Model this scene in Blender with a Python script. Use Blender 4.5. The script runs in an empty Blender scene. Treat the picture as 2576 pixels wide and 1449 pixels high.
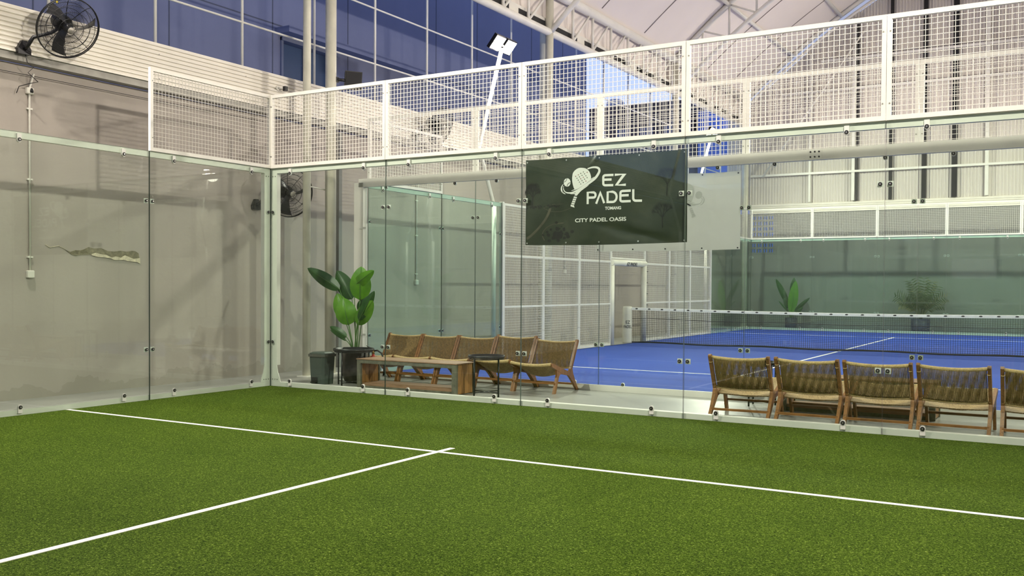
import bpy, math, random
from math import sin, cos, pi, sqrt, atan2
from mathutils import Vector, Matrix
random.seed(7)
C = bpy.context.scene.collection
SC = bpy.context.scene

# ------------------------------------------------------------------ mesh builder
class MB:
    def __init__(s): s.v = []; s.f = []; s.m = []; s.sm = []
    def add(s, vs, fs, mi=0, smooth=False):
        b = len(s.v); s.v += [tuple(p) for p in vs]
        for f in fs: s.f.append(tuple(i + b for i in f)); s.m.append(mi); s.sm.append(smooth)
        return s
    def box(s, a, b, mi=0):
        x0, y0, z0 = a; x1, y1, z1 = b
        return s.add([(x0,y0,z0),(x1,y0,z0),(x1,y1,z0),(x0,y1,z0),(x0,y0,z1),(x1,y0,z1),(x1,y1,z1),(x0,y1,z1)],
              [(0,3,2,1),(4,5,6,7),(0,1,5,4),(1,2,6,5),(2,3,7,6),(3,0,4,7)], mi)
    def bev(s, a, b, r=.01, mi=0):            # box with chamfered vertical and horizontal edges
        x0, y0, z0 = a; x1, y1, z1 = b; rings = []
        for z, k in ((z0, r), (z0 + r, 0), (z1 - r, 0), (z1, r)):
            X0, X1, Y0, Y1 = x0 + k, x1 - k, y0 + k, y1 - k
            rings.append([(X0+r,Y0,z),(X1-r,Y0,z),(X1,Y0+r,z),(X1,Y1-r,z),(X1-r,Y1,z),(X0+r,Y1,z),(X0,Y1-r,z),(X0,Y0+r,z)])
        return s.loft(rings, mi)
    def loft(s, rings, mi=0, smooth=False, closed=True, caps=True):
        n = len(rings[0]); vs = [p for r in rings for p in r]; fs = []
        for i in range(len(rings) - 1):
            for j in range(n if closed else n - 1):
                k = (j + 1) % n
                fs.append((i*n+j, i*n+k, (i+1)*n+k, (i+1)*n+j))
        s.add(vs, fs, mi, smooth)
        if caps and closed:
            b = len(s.v) - len(vs)
            s.f.append(tuple(b + j for j in range(n))[::-1]); s.m.append(mi); s.sm.append(False)
            s.f.append(tuple(b + (len(rings)-1)*n + j for j in range(n))); s.m.append(mi); s.sm.append(False)
        return s
    def path(s, pts, r, n=8, mi=0, smooth=True, closed=False):
        pts = [Vector(p) for p in pts]; rs = r if isinstance(r, (list, tuple)) else [r]*len(pts); rings = []; N = None
        for i, p in enumerate(pts):
            if closed: t = (pts[(i+1) % len(pts)] - pts[i-1])
            else: t = (pts[min(i+1, len(pts)-1)] - pts[max(i-1, 0)])
            t.normalize()
            if N is None: N = t.cross(Vector((0,0,1)) if abs(t.z) < .9 else Vector((1,0,0))).normalized()
            N = (N - t*N.dot(t)).normalized(); B = t.cross(N)
            rings.append([tuple(p + (N*cos(a) + B*sin(a))*rs[i]) for a in [2*pi*(k+.5)/n for k in range(n)]])
        if closed: rings.append(rings[0])
        return s.loft(rings, mi, smooth, caps=not closed)
    def tube(s, a, b, r, n=8, mi=0): return s.path([a, b], r, n, mi, n > 4)
    def bar(s, a, b, w, h, mi=0):             # rectangular bar, w horizontal, h the other way
        a = Vector(a); b = Vector(b); t = (b-a).normalized()
        N = t.cross(Vector((0,0,1)) if abs(t.z) < .9 else Vector((0,1,0))).normalized(); B = t.cross(N)
        R = [[tuple(p + N*x*w/2 + B*y*h/2) for x, y in ((-1,-1),(1,-1),(1,1),(-1,1))] for p in (a, b)]
        return s.loft(R, mi)
    def prism(s, poly, x0, x1, ax=0, mi=0, smooth=False):   # polygon in the plane normal to axis ax, extruded x0..x1
        def P(u, v, x): return (x,u,v) if ax == 0 else ((u,x,v) if ax == 1 else (u,v,x))
        n = len(poly); b = len(s.v)
        s.v += [P(u, v, x0) for u, v in poly] + [P(u, v, x1) for u, v in poly]
        s.f.append(tuple(range(b, b+n))[::-1]); s.f.append(tuple(range(b+n, b+2*n)))
        s.m += [mi, mi]; s.sm += [False, False]
        for i in range(n):
            j = (i+1) % n; s.f.append((b+i, b+j, b+n+j, b+n+i)); s.m.append(mi); s.sm.append(smooth)
        return s
    def lathe(s, prof, c=(0,0,0), n=24, mi=0, smooth=True):
        return s.loft([[(c[0]+r*cos(2*pi*k/n), c[1]+r*sin(2*pi*k/n), c[2]+z) for k in range(n)] for r, z in prof], mi, smooth)
    def disc(s, c, nrm, r, t=.004, n=16, mi=0):
        c = Vector(c); nrm = Vector(nrm).normalized()
        return s.path([c - nrm*t/2, c + nrm*t/2], r, n, mi, False)
    def grid(s, fn, nu, nv, mi=0, smooth=True):
        vs = [fn(i/nu, j/nv) for j in range(nv+1) for i in range(nu+1)]
        return s.add(vs, [(j*(nu+1)+i, j*(nu+1)+i+1, (j+1)*(nu+1)+i+1, (j+1)*(nu+1)+i) for j in range(nv) for i in range(nu)], mi, smooth)
    def sheet(s, fn, nu, nv, d, mi=0):        # closed thin sheet: fn and fn offset by vector d
        d = Vector(d)
        s.grid(fn, nu, nv, mi); s.grid(lambda a, b: tuple(Vector(fn(a, 1-b)) + d), nu, nv, mi)
        def rim(g, n):
            vs = []
            for k in range(n+1): p = Vector(g(k/n)); vs += [tuple(p), tuple(p+d)]
            s.add(vs, [(2*k, 2*k+1, 2*k+3, 2*k+2) for k in range(n)], mi)
        rim(lambda t: fn(t, 0), nu); rim(lambda t: fn(t, 1), nu); rim(lambda t: fn(0, t), nv); rim(lambda t: fn(1, t), nv)
        return s
    def xf(s, M):
        s.v = [tuple(M @ Vector(p)) for p in s.v]; return s
    def build(s, name, mats, parent=None, loc=None):
        me = bpy.data.meshes.new(name); me.from_pydata(s.v, [], s.f)
        for m in (mats if isinstance(mats, (list, tuple)) else [mats]): me.materials.append(m)
        me.polygons.foreach_set('material_index', s.m); me.polygons.foreach_set('use_smooth', s.sm)
        me.update()
        import bmesh
        bm = bmesh.new(); bm.from_mesh(me); bmesh.ops.recalc_face_normals(bm, faces=bm.faces); bm.to_mesh(me); bm.free()
        o = bpy.data.objects.new(name, me); C.objects.link(o)
        if parent is not None: o.parent = parent
        if loc is not None: o.location = loc
        return o

def tag(o, label, cat, group=None, kind=None):
    o['label'] = label; o['category'] = cat
    if group: o['group'] = group
    if kind: o['kind'] = kind
    return o
def thing(name, label, cat, loc=(0,0,0), rz=0, group=None):
    o = bpy.data.objects.new(name, None); C.objects.link(o); o.location = loc; o.rotation_euler = (0,0,rz)
    o.empty_display_size = .1
    return tag(o, label, cat, group)
def struct(o, label=None):
    o['kind'] = 'structure'
    if label: o['label'] = label
    return o
def dup(root, loc, rz, label):
    r = root.copy(); C.objects.link(r); r.location = loc; r.rotation_euler = (0,0,rz); r['label'] = label
    def rec(src, dst):
        for ch in list(src.children):
            c = ch.copy(); C.objects.link(c); c.parent = dst; rec(ch, c)
    rec(root, r); return r
ORD = ['first','second','third','fourth','fifth','sixth','seventh','eighth','ninth','tenth','eleventh','twelfth','thirteenth','fourteenth','fifteenth','sixteenth']

# ------------------------------------------------------------------ materials
def nt(name):
    m = bpy.data.materials.new(name); m.use_nodes = True; n = m.node_tree.nodes; n.clear()
    return m, n, m.node_tree.links, n.new('ShaderNodeOutputMaterial')
def coords(n, l, scale=(1,1,1), rot=(0,0,0)):
    t = n.new('ShaderNodeTexCoord'); mp = n.new('ShaderNodeMapping'); mp.inputs['Scale'].default_value = scale; mp.inputs['Rotation'].default_value = rot
    l.new(t.outputs['Object'], mp.inputs['Vector']); return mp.outputs['Vector']
def noise(n, l, vec, scale, det=3, rough=.55, dist=0):
    t = n.new('ShaderNodeTexNoise'); t.inputs['Scale'].default_value = scale; t.inputs['Detail'].default_value = det
    t.inputs['Roughness'].default_value = rough; t.inputs['Distortion'].default_value = dist
    l.new(vec, t.inputs['Vector']); return t.outputs['Fac']
def ramp(n, l, fac, stops):
    r = n.new('ShaderNodeValToRGB'); e = r.color_ramp.elements
    while len(e) < len(stops): e.new(.5)
    for k, (p, c) in enumerate(stops): e[k].position = p; e[k].color = (*c, 1)
    l.new(fac, r.inputs['Fac']); return r.outputs['Color']
def mixc(n, l, fac, a, b, mode='MIX'):
    m = n.new('ShaderNodeMix'); m.data_type = 'RGBA'; m.blend_type = mode
    for sock, v in ((m.inputs[0], fac), (m.inputs[6], a), (m.inputs[7], b)):
        if isinstance(v, (int, float)): sock.default_value = v
        elif isinstance(v, tuple): sock.default_value = (*v, 1)
        else: l.new(v, sock)
    return m.outputs[2]
def mat(name, col, rough=.5, metal=0, var=0, vs=4, bump=0, bs=60, stretch=(1,1,1), spec=.5, sheen=0):
    m, n, l, out = nt(name); b = n.new('ShaderNodeBsdfPrincipled'); l.new(b.outputs[0], out.inputs[0])
    b.inputs['Roughness'].default_value = rough; b.inputs['Metallic'].default_value = metal
    b.inputs['Specular IOR Level'].default_value = spec
    vec = coords(n, l, stretch)
    if var:
        f = noise(n, l, vec, vs, 4)
        l.new(ramp(n, l, f, [(.3, tuple(c*(1-var) for c in col)), (.7, tuple(min(1, c*(1+var)) for c in col))]), b.inputs['Base Color'])
    else: b.inputs['Base Color'].default_value = (*col, 1)
    if bump:
        bp = n.new('ShaderNodeBump'); bp.inputs['Strength'].default_value = bump; bp.inputs['Distance'].default_value = .01
        l.new(noise(n, l, vec, bs, 2), bp.inputs['Height']); l.new(bp.outputs[0], b.inputs['Normal'])
    return m

WHITE = mat('white_steel', (.80,.78,.72), .38, 0, .05, 3, .04, 90)
WIREM = mat('galvanised_white_wire', (.82,.79,.72), .45)
COLM = mat('column_paint', (.68,.66,.55), .4, 0, .12, 3, .05, 60)
CLAD = mat('white_cladding', (.82,.78,.70), .42, 0, .05, 2)
GALV = mat('gutter_steel', (.30,.29,.26), .5, .2, .2, 5)
BLACK = mat('black_plastic', (.012,.012,.013), .4)
BLACKM = mat('black_metal', (.012,.012,.014), .35, .3)
CAGE = mat('fan_cage_black', (.01,.01,.012), .4)
GREYP = mat('grey_plastic', (.060,.080,.068), .42, 0, .06, 8)
GREYD = mat('grey_plastic_lid', (.10,.10,.085), .45)
DARKG = mat('dark_gap', (.02,.02,.022), .8)
TABM = mat('clamp_tab', (.75,.75,.70), .35)
RUBBER = mat('black_rubber', (.008,.008,.008), .5)
STEELC = mat('bolt_steel', (.5,.5,.48), .3, .9)
POTM = mat('dark_brown_pot', (.045,.032,.026), .55, 0, .3, 9)
POTB = mat('slate_pot', (.03,.035,.06), .5, 0, .2, 9)
SOIL = mat('soil', (.03,.02,.012), .9, 0, .4, 30)
PVC = mat('white_pvc', (.72,.70,.63), .45)
PAD = mat('padding_vinyl', (.78,.76,.66), .4, 0, .05, 6, .1, 25)
PRINT = mat('black_print', (.02,.02,.022), .5)
PRWHITE = mat('white_print', (.80,.79,.76), .4)
FAINT = mat('show_through_print', (.60,.56,.58), .5)
DOTR = mat('red_print', (.35,.10,.10), .5); DOTG = mat('green_print', (.06,.10,.06), .5)
RED = mat('red_paint', (.45,.03,.02), .35)
BRASS = mat('brass', (.4,.25,.08), .35, .8)
YEL = mat('yellow_label', (.8,.6,.05), .5)
LINE = mat('white_turf_line', (.88,.88,.84), .8, 0, .06, 60, .3, 300)
NETB = mat('black_net_cord', (.015,.015,.018), .7)
BAND = mat('net_band_cloth', (.72,.72,.72), .6, 0, .08, 8, .3, 20)

def wood(name, c1, c2, axis=0):
    m, n, l, out = nt(name); b = n.new('ShaderNodeBsdfPrincipled'); l.new(b.outputs[0], out.inputs[0])
    sc = [22,22,22]; sc[axis] = 1.6
    vec = coords(n, l, tuple(sc)); f = noise(n, l, vec, 1.4, 5, .6, .6)
    l.new(ramp(n, l, f, [(.3, c1), (.52, c2), (.75, tuple(x*.7 for x in c1))]), b.inputs['Base Color']); b.inputs['Roughness'].default_value = .42
    bp = n.new('ShaderNodeBump'); bp.inputs['Strength'].default_value = .12; bp.inputs['Distance'].default_value = .004; l.new(f, bp.inputs['Height']); l.new(bp.outputs[0], b.inputs['Normal'])
    return m
TEAK = wood('teak_wood', (.115,.045,.012), (.29,.125,.035), 2)
TEAKX = wood('teak_wood_rail', (.115,.045,.012), (.29,.125,.035), 0)
TOPW = wood('tabletop_wood', (.22,.12,.065), (.36,.21,.13), 0)
SLATW = wood('slat_wood', (.17,.075,.022), (.42,.21,.07), 2)
EDGEM = mat('weathered_grey_edge', (.14,.135,.10), .6, 0, .35, 14, .2, 60)

def rattan():
    m, n, l, out = nt('woven_rattan'); b = n.new('ShaderNodeBsdfPrincipled'); l.new(b.outputs[0], out.inputs[0]); b.inputs['Roughness'].default_value = .62
    vec = coords(n, l, (85,85,85)); v = n.new('ShaderNodeTexVoronoi'); v.inputs['Scale'].default_value = 1.1; l.new(vec, v.inputs['Vector'])
    f2 = noise(n, l, coords(n, l, (1,1,1)), 14, 3)
    a = ramp(n, l, v.outputs['Distance'], [(0, (.58,.41,.20)), (.45, (.40,.26,.115)), (.8, (.12,.07,.026))])
    l.new(mixc(n, l, .5, a, ramp(n, l, f2, [(.3, (.30,.20,.10)), (.7, (.52,.38,.20))])), b.inputs['Base Color'])
    bp = n.new('ShaderNodeBump'); bp.inputs['Strength'].default_value = .9; bp.inputs['Distance'].default_value = .004; bp.invert = True
    l.new(v.outputs['Distance'], bp.inputs['Height']); l.new(bp.outputs[0], b.inputs['Normal']); return m
RATT = rattan()
CORD = mat('rattan_cord', (.30,.19,.068), .6, 0, .35, 40, .5, 220)
CORDL = mat('rattan_cord_wrap', (.60,.43,.20), .6, 0, .25, 60, .6, 260)

def grass_mat():
    m, n, l, out = nt('green_turf_fibre'); b = n.new('ShaderNodeBsdfPrincipled'); l.new(b.outputs[0], out.inputs[0]); b.inputs['Roughness'].default_value = .75
    b.inputs['Specular IOR Level'].default_value = .06; b.inputs['Roughness'].default_value = .95
    vec = coords(n, l)
    fine = noise(n, l, vec, 105, 3, .72, .9); mid = noise(n, l, vec, 55, 3, .6); big = noise(n, l, vec, 1.1, 3)
    c1 = ramp(n, l, fine, [(.34, (.004,.014,.0005)), (.47, (.034,.066,.004)), (.58, (.082,.134,.012)), (.70, (.29,.37,.085))])
    c2 = ramp(n, l, mid, [(.3, (.60,.65,.55)), (.7, (1.25,1.25,1.2))])
    c3 = ramp(n, l, big, [(.3, (.88,.90,.85)), (.7, (1.08,1.06,1.05))])
    l.new(mixc(n, l, 1.0, mixc(n, l, 1.0, c1, c2, 'MULTIPLY'), c3, 'MULTIPLY'), b.inputs['Base Color'])
    bp = n.new('ShaderNodeBump'); bp.inputs['Strength'].default_value = .7; bp.inputs['Distance'].default_value = .006
    l.new(fine, bp.inputs['Height']); l.new(bp.outputs[0], b.inputs['Normal']); return m
GRASS = grass_mat()
def blue_mat():
    m, n, l, out = nt('blue_turf_fibre'); b = n.new('ShaderNodeBsdfPrincipled'); l.new(b.outputs[0], out.inputs[0]); b.inputs['Roughness'].default_value = .75
    b.inputs['Specular IOR Level'].default_value = .2
    vec = coords(n, l); fine = noise(n, l, vec, 120, 3, .7); big = noise(n, l, vec, .9, 4)
    c1 = ramp(n, l, fine, [(.3, (.018,.045,.26)), (.7, (.038,.088,.46))]); c3 = ramp(n, l, big, [(.3, (.85,.88,.92)), (.7, (1.1,1.1,1.05))])
    l.new(mixc(n, l, 1.0, c1, c3, 'MULTIPLY'), b.inputs['Base Color'])
    bp = n.new('ShaderNodeBump'); bp.inputs['Strength'].default_value = .4; bp.inputs['Distance'].default_value = .005
    l.new(fine, bp.inputs['Height']); l.new(bp.outputs[0], b.inputs['Normal']); return m
BLUE = blue_mat()

def plaster(name, base, streak, bottom=None):
    m, n, l, out = nt(name); b = n.new('ShaderNodeBsdfPrincipled'); l.new(b.outputs[0], out.inputs[0]); b.inputs['Roughness'].default_value = .7
    v1 = coords(n, l, (1,1,1)); v2 = coords(n, l, (2.2,2.2,.12))
    f1 = noise(n, l, v1, .8, 5, .6); f2 = noise(n, l, v2, 1.5, 4)
    a = ramp(n, l, f1, [(.3, tuple(c*.88 for c in base)), (.65, base)])
    c = mixc(n, l, mixc(n, l, 1.0, f2, (.55,.55,.55), 'MULTIPLY'), a, streak)
    if bottom:                                   # damp stains rising from the floor, in their own ragged shape
        sp = n.new('ShaderNodeSeparateXYZ'); l.new(v1, sp.inputs[0])
        mth = n.new('ShaderNodeMath'); mth.operation = 'MULTIPLY_ADD'; mth.inputs[1].default_value = .9; l.new(noise(n, l, v1, 1.6, 5, .6), mth.inputs[0]); mth.inputs[2].default_value = -.32
        lt = n.new('ShaderNodeMath'); lt.operation = 'LESS_THAN'; l.new(sp.outputs['Z'], lt.inputs[0]); l.new(mth.outputs[0], lt.inputs[1])
        k = n.new('ShaderNodeMath'); k.operation = 'MULTIPLY'; k.inputs[1].default_value = .45; l.new(lt.outputs[0], k.inputs[0])
        c = mixc(n, l, k.outputs[0], c, bottom)
    l.new(c, b.inputs['Base Color'])
    bp = n.new('ShaderNodeBump'); bp.inputs['Strength'].default_value = .15; bp.inputs['Distance'].default_value = .01
    l.new(noise(n, l, v1, 22, 4), bp.inputs['Height']); l.new(bp.outputs[0], b.inputs['Normal']); return m
MASON = plaster('painted_masonry', (.42,.375,.335), (.35,.315,.28), (.27,.25,.21))
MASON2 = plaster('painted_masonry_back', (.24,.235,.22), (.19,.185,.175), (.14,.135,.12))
NEIGH = plaster('blue_grey_facade', (.15,.17,.28), (.11,.125,.22))
DARKB = mat('dark_brown_facade', (.05,.035,.035), .8, 0, .3, .3)
BLUEB = mat('blue_facade', (.10,.17,.5), .7, 0, .2, .4)
CONC = mat('polished_concrete', (.31,.31,.29), .30, 0, .18, 1.3, .05, 40)
MEMB = mat('roof_membrane', (.86,.79,.74), .6, 0, .03, .5, .12, 1.6)
SHEET = mat('corrugated_sheet', (.70,.655,.60), .5, 0, .05, .6)
EXPOSED = mat('exposed_mortar', (.20,.18,.12), .9, 0, .35, 18, .8, 60)
TORN = mat('torn_paint_edge', (.62,.56,.42), .7, 0, .25, 25, .5, 60)

def glass_mat(name, tint, rough=.0, f0=.04):
    m, n, l, out = nt(name); mx = n.new('ShaderNodeMixShader'); t = n.new('ShaderNodeBsdfTransparent'); g = n.new('ShaderNodeBsdfGlossy')
    t.inputs[0].default_value = (*tint, 1); g.inputs['Roughness'].default_value = rough; g.inputs[0].default_value = (1,1,1,1)
    lw = n.new('ShaderNodeLayerWeight'); lw.inputs[0].default_value = .5
    p = n.new('ShaderNodeMath'); p.operation = 'POWER'; p.inputs[1].default_value = 5; l.new(lw.outputs['Facing'], p.inputs[0])
    q = n.new('ShaderNodeMath'); q.operation = 'MULTIPLY_ADD'; q.inputs[1].default_value = 1-f0; q.inputs[2].default_value = f0; l.new(p.outputs[0], q.inputs[0])
    l.new(q.outputs[0], mx.inputs[0]); l.new(t.outputs[0], mx.inputs[1]); l.new(g.outputs[0], mx.inputs[2]); l.new(mx.outputs[0], out.inputs[0]); return m
GLASS = glass_mat('clear_tempered_glass', (.940,.978,.952), .0, .023)
GLASSF = glass_mat('green_tinted_glass', (.845,.935,.905), .0, .03)
EDGE = mat('glass_edge', (.06,.10,.075), .3)

def emis(name, col, s):
    m, n, l, out = nt(name); e = n.new('ShaderNodeEmission'); e.inputs[0].default_value = (*col, 1); e.inputs[1].default_value = s; l.new(e.outputs[0], out.inputs[0]); return m
LENS = emis('lit_led_lens', (1,.95,.84), 60)

def leafm(name, c1, c2, rough=.38):
    m, n, l, out = nt(name); b = n.new('ShaderNodeBsdfPrincipled'); b.inputs['Roughness'].default_value = rough
    f = noise(n, l, coords(n, l, (1,1,1)), 9, 3); l.new(ramp(n, l, f, [(.3, c1), (.7, c2)]), b.inputs['Base Color'])
    t = n.new('ShaderNodeBsdfTranslucent'); t.inputs[0].default_value = (*[min(1, x*1.6) for x in c2], 1); mx = n.new('ShaderNodeMixShader'); mx.inputs[0].default_value = .25
    l.new(b.outputs[0], mx.inputs[1]); l.new(t.outputs[0], mx.inputs[2]); l.new(mx.outputs[0], out.inputs[0]); return m
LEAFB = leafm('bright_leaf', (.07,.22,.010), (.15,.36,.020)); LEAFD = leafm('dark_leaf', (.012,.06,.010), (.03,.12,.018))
STEM = mat('leaf_stalk', (.05,.14,.02), .45); PALM = leafm('palm_frond', (.04,.07,.025), (.10,.13,.05), .5)
FROND2 = leafm('dry_palm_frond', (.16,.14,.06), (.26,.22,.10), .5)

def banner_mat():
    m, n, l, out = nt('printed_vinyl'); b = n.new('ShaderNodeBsdfPrincipled'); l.new(b.outputs[0], out.inputs[0]); b.inputs['Roughness'].default_value = .34
    v = coords(n, l, (1,1,1)); f1 = noise(n, l, v, 3.0, 5, .65, .8); f2 = noise(n, l, coords(n, l, (1,1,4)), 4.5, 5, .7)
    a = ramp(n, l, f1, [(.32, (.010,.017,.008)), (.5, (.026,.036,.019)), (.72, (.060,.066,.040))])
    c = mixc(n, l, f2, a, (.022,.034,.018)); l.new(c, b.inputs['Base Color']); return m
BANN = banner_mat(); BANDK = mat('print_dark', (.006,.008,.006), .4); BANLT = mat('print_olive', (.065,.062,.040), .4, 0, .3, 7)
BANW = leafm('banner_backside', (.76,.69,.72), (.80,.73,.76), .45)
GROM = mat('eyelet_steel', (.6,.6,.58), .3, .8)

# ------------------------------------------------------------------ setting: floor, turf
D = 2.09          # blue court starts here (corridor between the courts is 0..D)
m = MB().box((-1.55,-22,-.12), (22.4,24,0)); struct(m.build('floor', CONC), 'grey polished concrete floor between the two courts')
turf = tag(MB().box((.0,-20,0), (10,-.004,.012)).build('green_turf', GRASS), 'green artificial turf of the near court', 'turf')
for nm, a, b in (('service line', (.01,-3.115,.012), (9.99,-3.065,.0145)), ('centre line', (4.975,-9.9,.012), (5.025,-2.87,.0150))):
    MB().box(a, b).build('painted_line', LINE, turf)
bturf = tag(MB().box((0,D+.004,0), (10,D+20,.012)).build('blue_turf', BLUE), 'bright blue artificial turf of the far court', 'turf')
for a, b in (((.01,D+3.05,.012), (9.99,D+3.10,.0145)), ((4.975,D+2.85,.012), (5.025,D+9.9,.015)), ((4.975,D+10.1,.012), (5.025,D+17.2,.015)), ((.01,D+16.95,.012), (9.99,D+17.0,.0145))):
    MB().box(a, b).build('painted_line', LINE, bturf)

# ------------------------------------------------------------------ left building wall
WX = -1.38
struct(MB().box((WX-.18,-22,0), (WX,23.6,4.03)).build('wall_left', MASON), 'beige painted masonry wall along the left side')
m = MB()                                          # horizontally ribbed cladding band above the wall
prof = []; z = 4.13; k = 0
while z < 4.63:
    prof += [(-1.20,z), (-1.20,z+.026), (-1.222,z+.034), (-1.222,z+.047)]; z += .0555
prof = [(x, zz) for x, zz in prof] + [(-1.24,4.645), (-1.30,4.645), (-1.30,4.13)]
m.prism(prof, -22, 23.6, 1); m.v = [(p[0], p[1], p[2]) for p in m.v]
struct(m.build('trim_1', CLAD), 'white ribbed metal cladding band on top of the left wall')
struct(MB().box((-1.385,-22,4.04), (-1.235,23.6,4.125)).build('trim_2', GALV), 'grey gutter channel under the left cladding')
m = MB()
for i in range(-13, 15):
    y = .69 + 1.57*i
    if -22 < y < 23.5:
        for zz in (4.19, 4.52): m.disc((-1.198, y, zz), (1,0,0), .007, .006, 8)
o = m.build('screw_row', GALV); o.parent = bpy.data.objects['trim_1']
pl = tag(MB().tube((-1.33,-5,3.90), (-1.33,1.2,3.93), .004, 5).build('thin_cable', BLACK), 'thin dark cable strung along the left wall under the gutter', 'cable')

# torn plaster
T = thing('torn_plaster', 'dark torn patch of plaster with ragged edge on the left wall', 'wall damage', (WX,-1.6,1.8))
top = [(-.57,.03),(-.50,.005),(-.42,.03),(-.36,.028),(-.30,.045),(-.24,.075),(-.16,.06),(-.06,.07),(.04,.035),(.14,.03),(.24,.045),(.33,.035),(.42,.05),(.47,.045),(.52,.02),(.545,-.10)]
bot = [(.535,-.12),(.49,-.10),(.43,-.095),(.35,-.09),(.27,-.06),(.22,-.07),(.14,-.08),(.06,-.05),(-.04,-.045),(-.12,-.045),(-.2,-.02),(-.28,-.025),(-.36,-.03),(-.42,-.045),(-.48,-.03)]
MB().prism([(a,b) for a,b in top+bot], .001, .006).build('exposed_patch', EXPOSED, T)
lip = [(-.20,-.015),(-.14,.004),(-.06,-.012),(.02,-.02),(.10,-.05),(.16,-.035),(.24,-.05),(.30,-.015),(.36,-.035),(.44,-.06),(.535,-.045),(.54,-.12),(.49,-.102),(.43,-.097),(.35,-.092),(.27,-.075),(.22,-.08),(.14,-.083),(.06,-.058),(-.04,-.05),(-.12,-.048),(-.2,-.03)]
MB().prism(lip, .006, .016).build('curled_edge', TORN, T)
edge = [(-.84,.085),(-.78,.05),(-.66,.075),(-.57,.035)]
MB().path([(.003,a,b) for a,b in edge], .004, 5).build('crack', TORN, T)

# ventilation-block wall, masonry of the far end
GY = 23.6
m = MB(); m.box((-1.55,GY,0), (22.4,GY+.15,2.55)); m.box((-1.55,GY,2.55), (-.50,GY+.15,3.97)); m.box((.36,GY,2.55), (22.4,GY+.15,3.97))
struct(m.build('wall_back', MASON2), 'grey painted masonry wall at the far end')
m = MB()
for i in range(5): m.box((-.5+.2*i-.0,GY+.01,2.55), (-.5+.2*i+.06,GY+.13,3.97))
for j in range(8): m.box((-.5,GY+.012,2.55+.19*j), (.36,GY+.128,2.55+.19*j+.07))
for i in range(4): m.box((-.5+.2*i+.12,GY+.02,2.55), (-.5+.2*i+.14,GY+.12,3.97))
tag(m.build('ventilation_block_grille', MASON2), 'grille of open ventilation blocks in the far wall by its left end', 'vent grille')
prof = []; z = 3.96
while z < 4.25: prof += [(GY-.06,z), (GY-.06,z+.030), (GY-.038,z+.038), (GY-.038,z+.050)]; z += .062
prof += [(GY-.02,4.28), (GY+.05,4.28), (GY+.05,3.96)]
struct(MB().prism(prof, -.5, 22.3, 0).build('trim_3', CLAD), 'horizontal ribbed band above the far wall')
def arch(x):
    s = x + .6; return 7.95 + .93*s - .0436*s*s
m = MB(); x = -1.36; vs = []
pts = []
while x < 22.0:
    for dx, dy in ((0,0), (.030,0), (.042,-.028), (.075,-.028), (.087,0)): pts.append((x+dx, GY+.03+dy))
    x += .087+.012
for px, py in pts:
    zt = max(4.4, arch(max(-.6, min(px, 21.9))) - .17 - .10*(sin(px*2.1) > .2) + .0); vs += [(px,py,4.27), (px,py,zt)]
m.add(vs, [(2*k, 2*k+2, 2*k+3, 2*k+1) for k in range(len(pts)-1)])
b = len(m.v); m.add([(a, bb+.012, c) for a, bb, c in vs], [(2*k, 2*k+1, 2*k+3, 2*k+2) for k in range(len(pts)-1)])
struct(m.build('wall_gable', SHEET), 'vertically corrugated metal sheet gable wall')
# gable framing
for k, (x, w, lab) in enumerate(((3.09,.035,'narrow black'), (4.13,.10,'black'), (5.14,.12,'wide black'), (6.03,.16,'widest black'))):
    zt = arch(x) - .5
    tag(MB().box((x-w/2,GY-.12,4.29), (x+w/2,GY-.03,zt)).build('gable_post', BLACKM), lab + ' upright of the gable wall, ' + ORD[k] + ' from the left', 'post', 'dark uprights of the gable wall')
for k, (x, w) in enumerate(((1.56,.06), (2.97,.10), (6.95,.10), (8.6,.10))):
    tag(MB().box((x-w/2,GY-.16,4.3), (x+w/2,GY-.03,arch(x)-.5)).build('gable_stud', WHITE), 'white steel upright of the gable wall, ' + ORD[k] + ' white one from the left', 'post', 'white uprights of the gable wall')
for k, zz in enumerate((5.26, 7.98, 8.98)):
    x0 = -.45 if k == 0 else (.6 if k == 1 else 1.9)
    tag(MB().box((x0,GY-.20,zz-.035), (21,GY-.14,zz+.035)).build('gable_girt', WHITE), ('lowest','middle','uppermost')[k] + ' horizontal white rail across the gable wall', 'rail', 'horizontal rails of the gable wall')

# enclosing sides out of the photograph's frame (they close the hall and bounce the light)
struct(MB().box((22.3,-22,0), (22.5,23.6,7.9)).build('wall_right', CLAD)); struct(MB().box((-1.55,-22.2,0), (22.5,-22,7.5)).build('wall_front', CLAD))

# ------------------------------------------------------------------ roof membrane and trusses
ARY = [-19.6,-12.45,-5.3,1.88,9.05,16.6,23.45]
def memb(u, v):
    x = -.62 + 23.0*u; y = -22 + 46.2*v
    z = arch(min(x, 22.2)) + .10
    d = min(range(len(ARY)), key=lambda k: abs(ARY[k]-y)); t = min(1, abs(ARY[d]-y)/3.6)
    e = max(0, 1-(x+.62)/3)
    z -= .16*t*t*(3-2*t)*(1 - e)
    return (x, y, z)
m = MB(); m.grid(memb, 46, 92); m.grid(lambda a, b: tuple(Vector(memb(a, b)) + Vector((0,0,.02))), 46, 92)
def skirt(u, v):
    y = -22 + 46.2*u; w = sin(y*5.2)*.06 + sin(y*11.3+1)*.03
    return (-.66 - .14*v*(1-v)*4 + w*v*(1-v)*2, y, arch(-.62)+.10 - .95*v)
m.grid(skirt, 380, 8)
struct(m.build('ceiling', MEMB), 'white tensile fabric membrane roof')
m = MB()
for y in (4.2, 6.8, 11.5, 14.1, 19.0, 21.3, -1, -3):
    m.path([tuple(Vector(memb((x+.62)/23.0, (y+22)/46.2)) + Vector((0,0,-.012))) for x in [-.5+.5*k for k in range(45)]], .012, 5)
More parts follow.
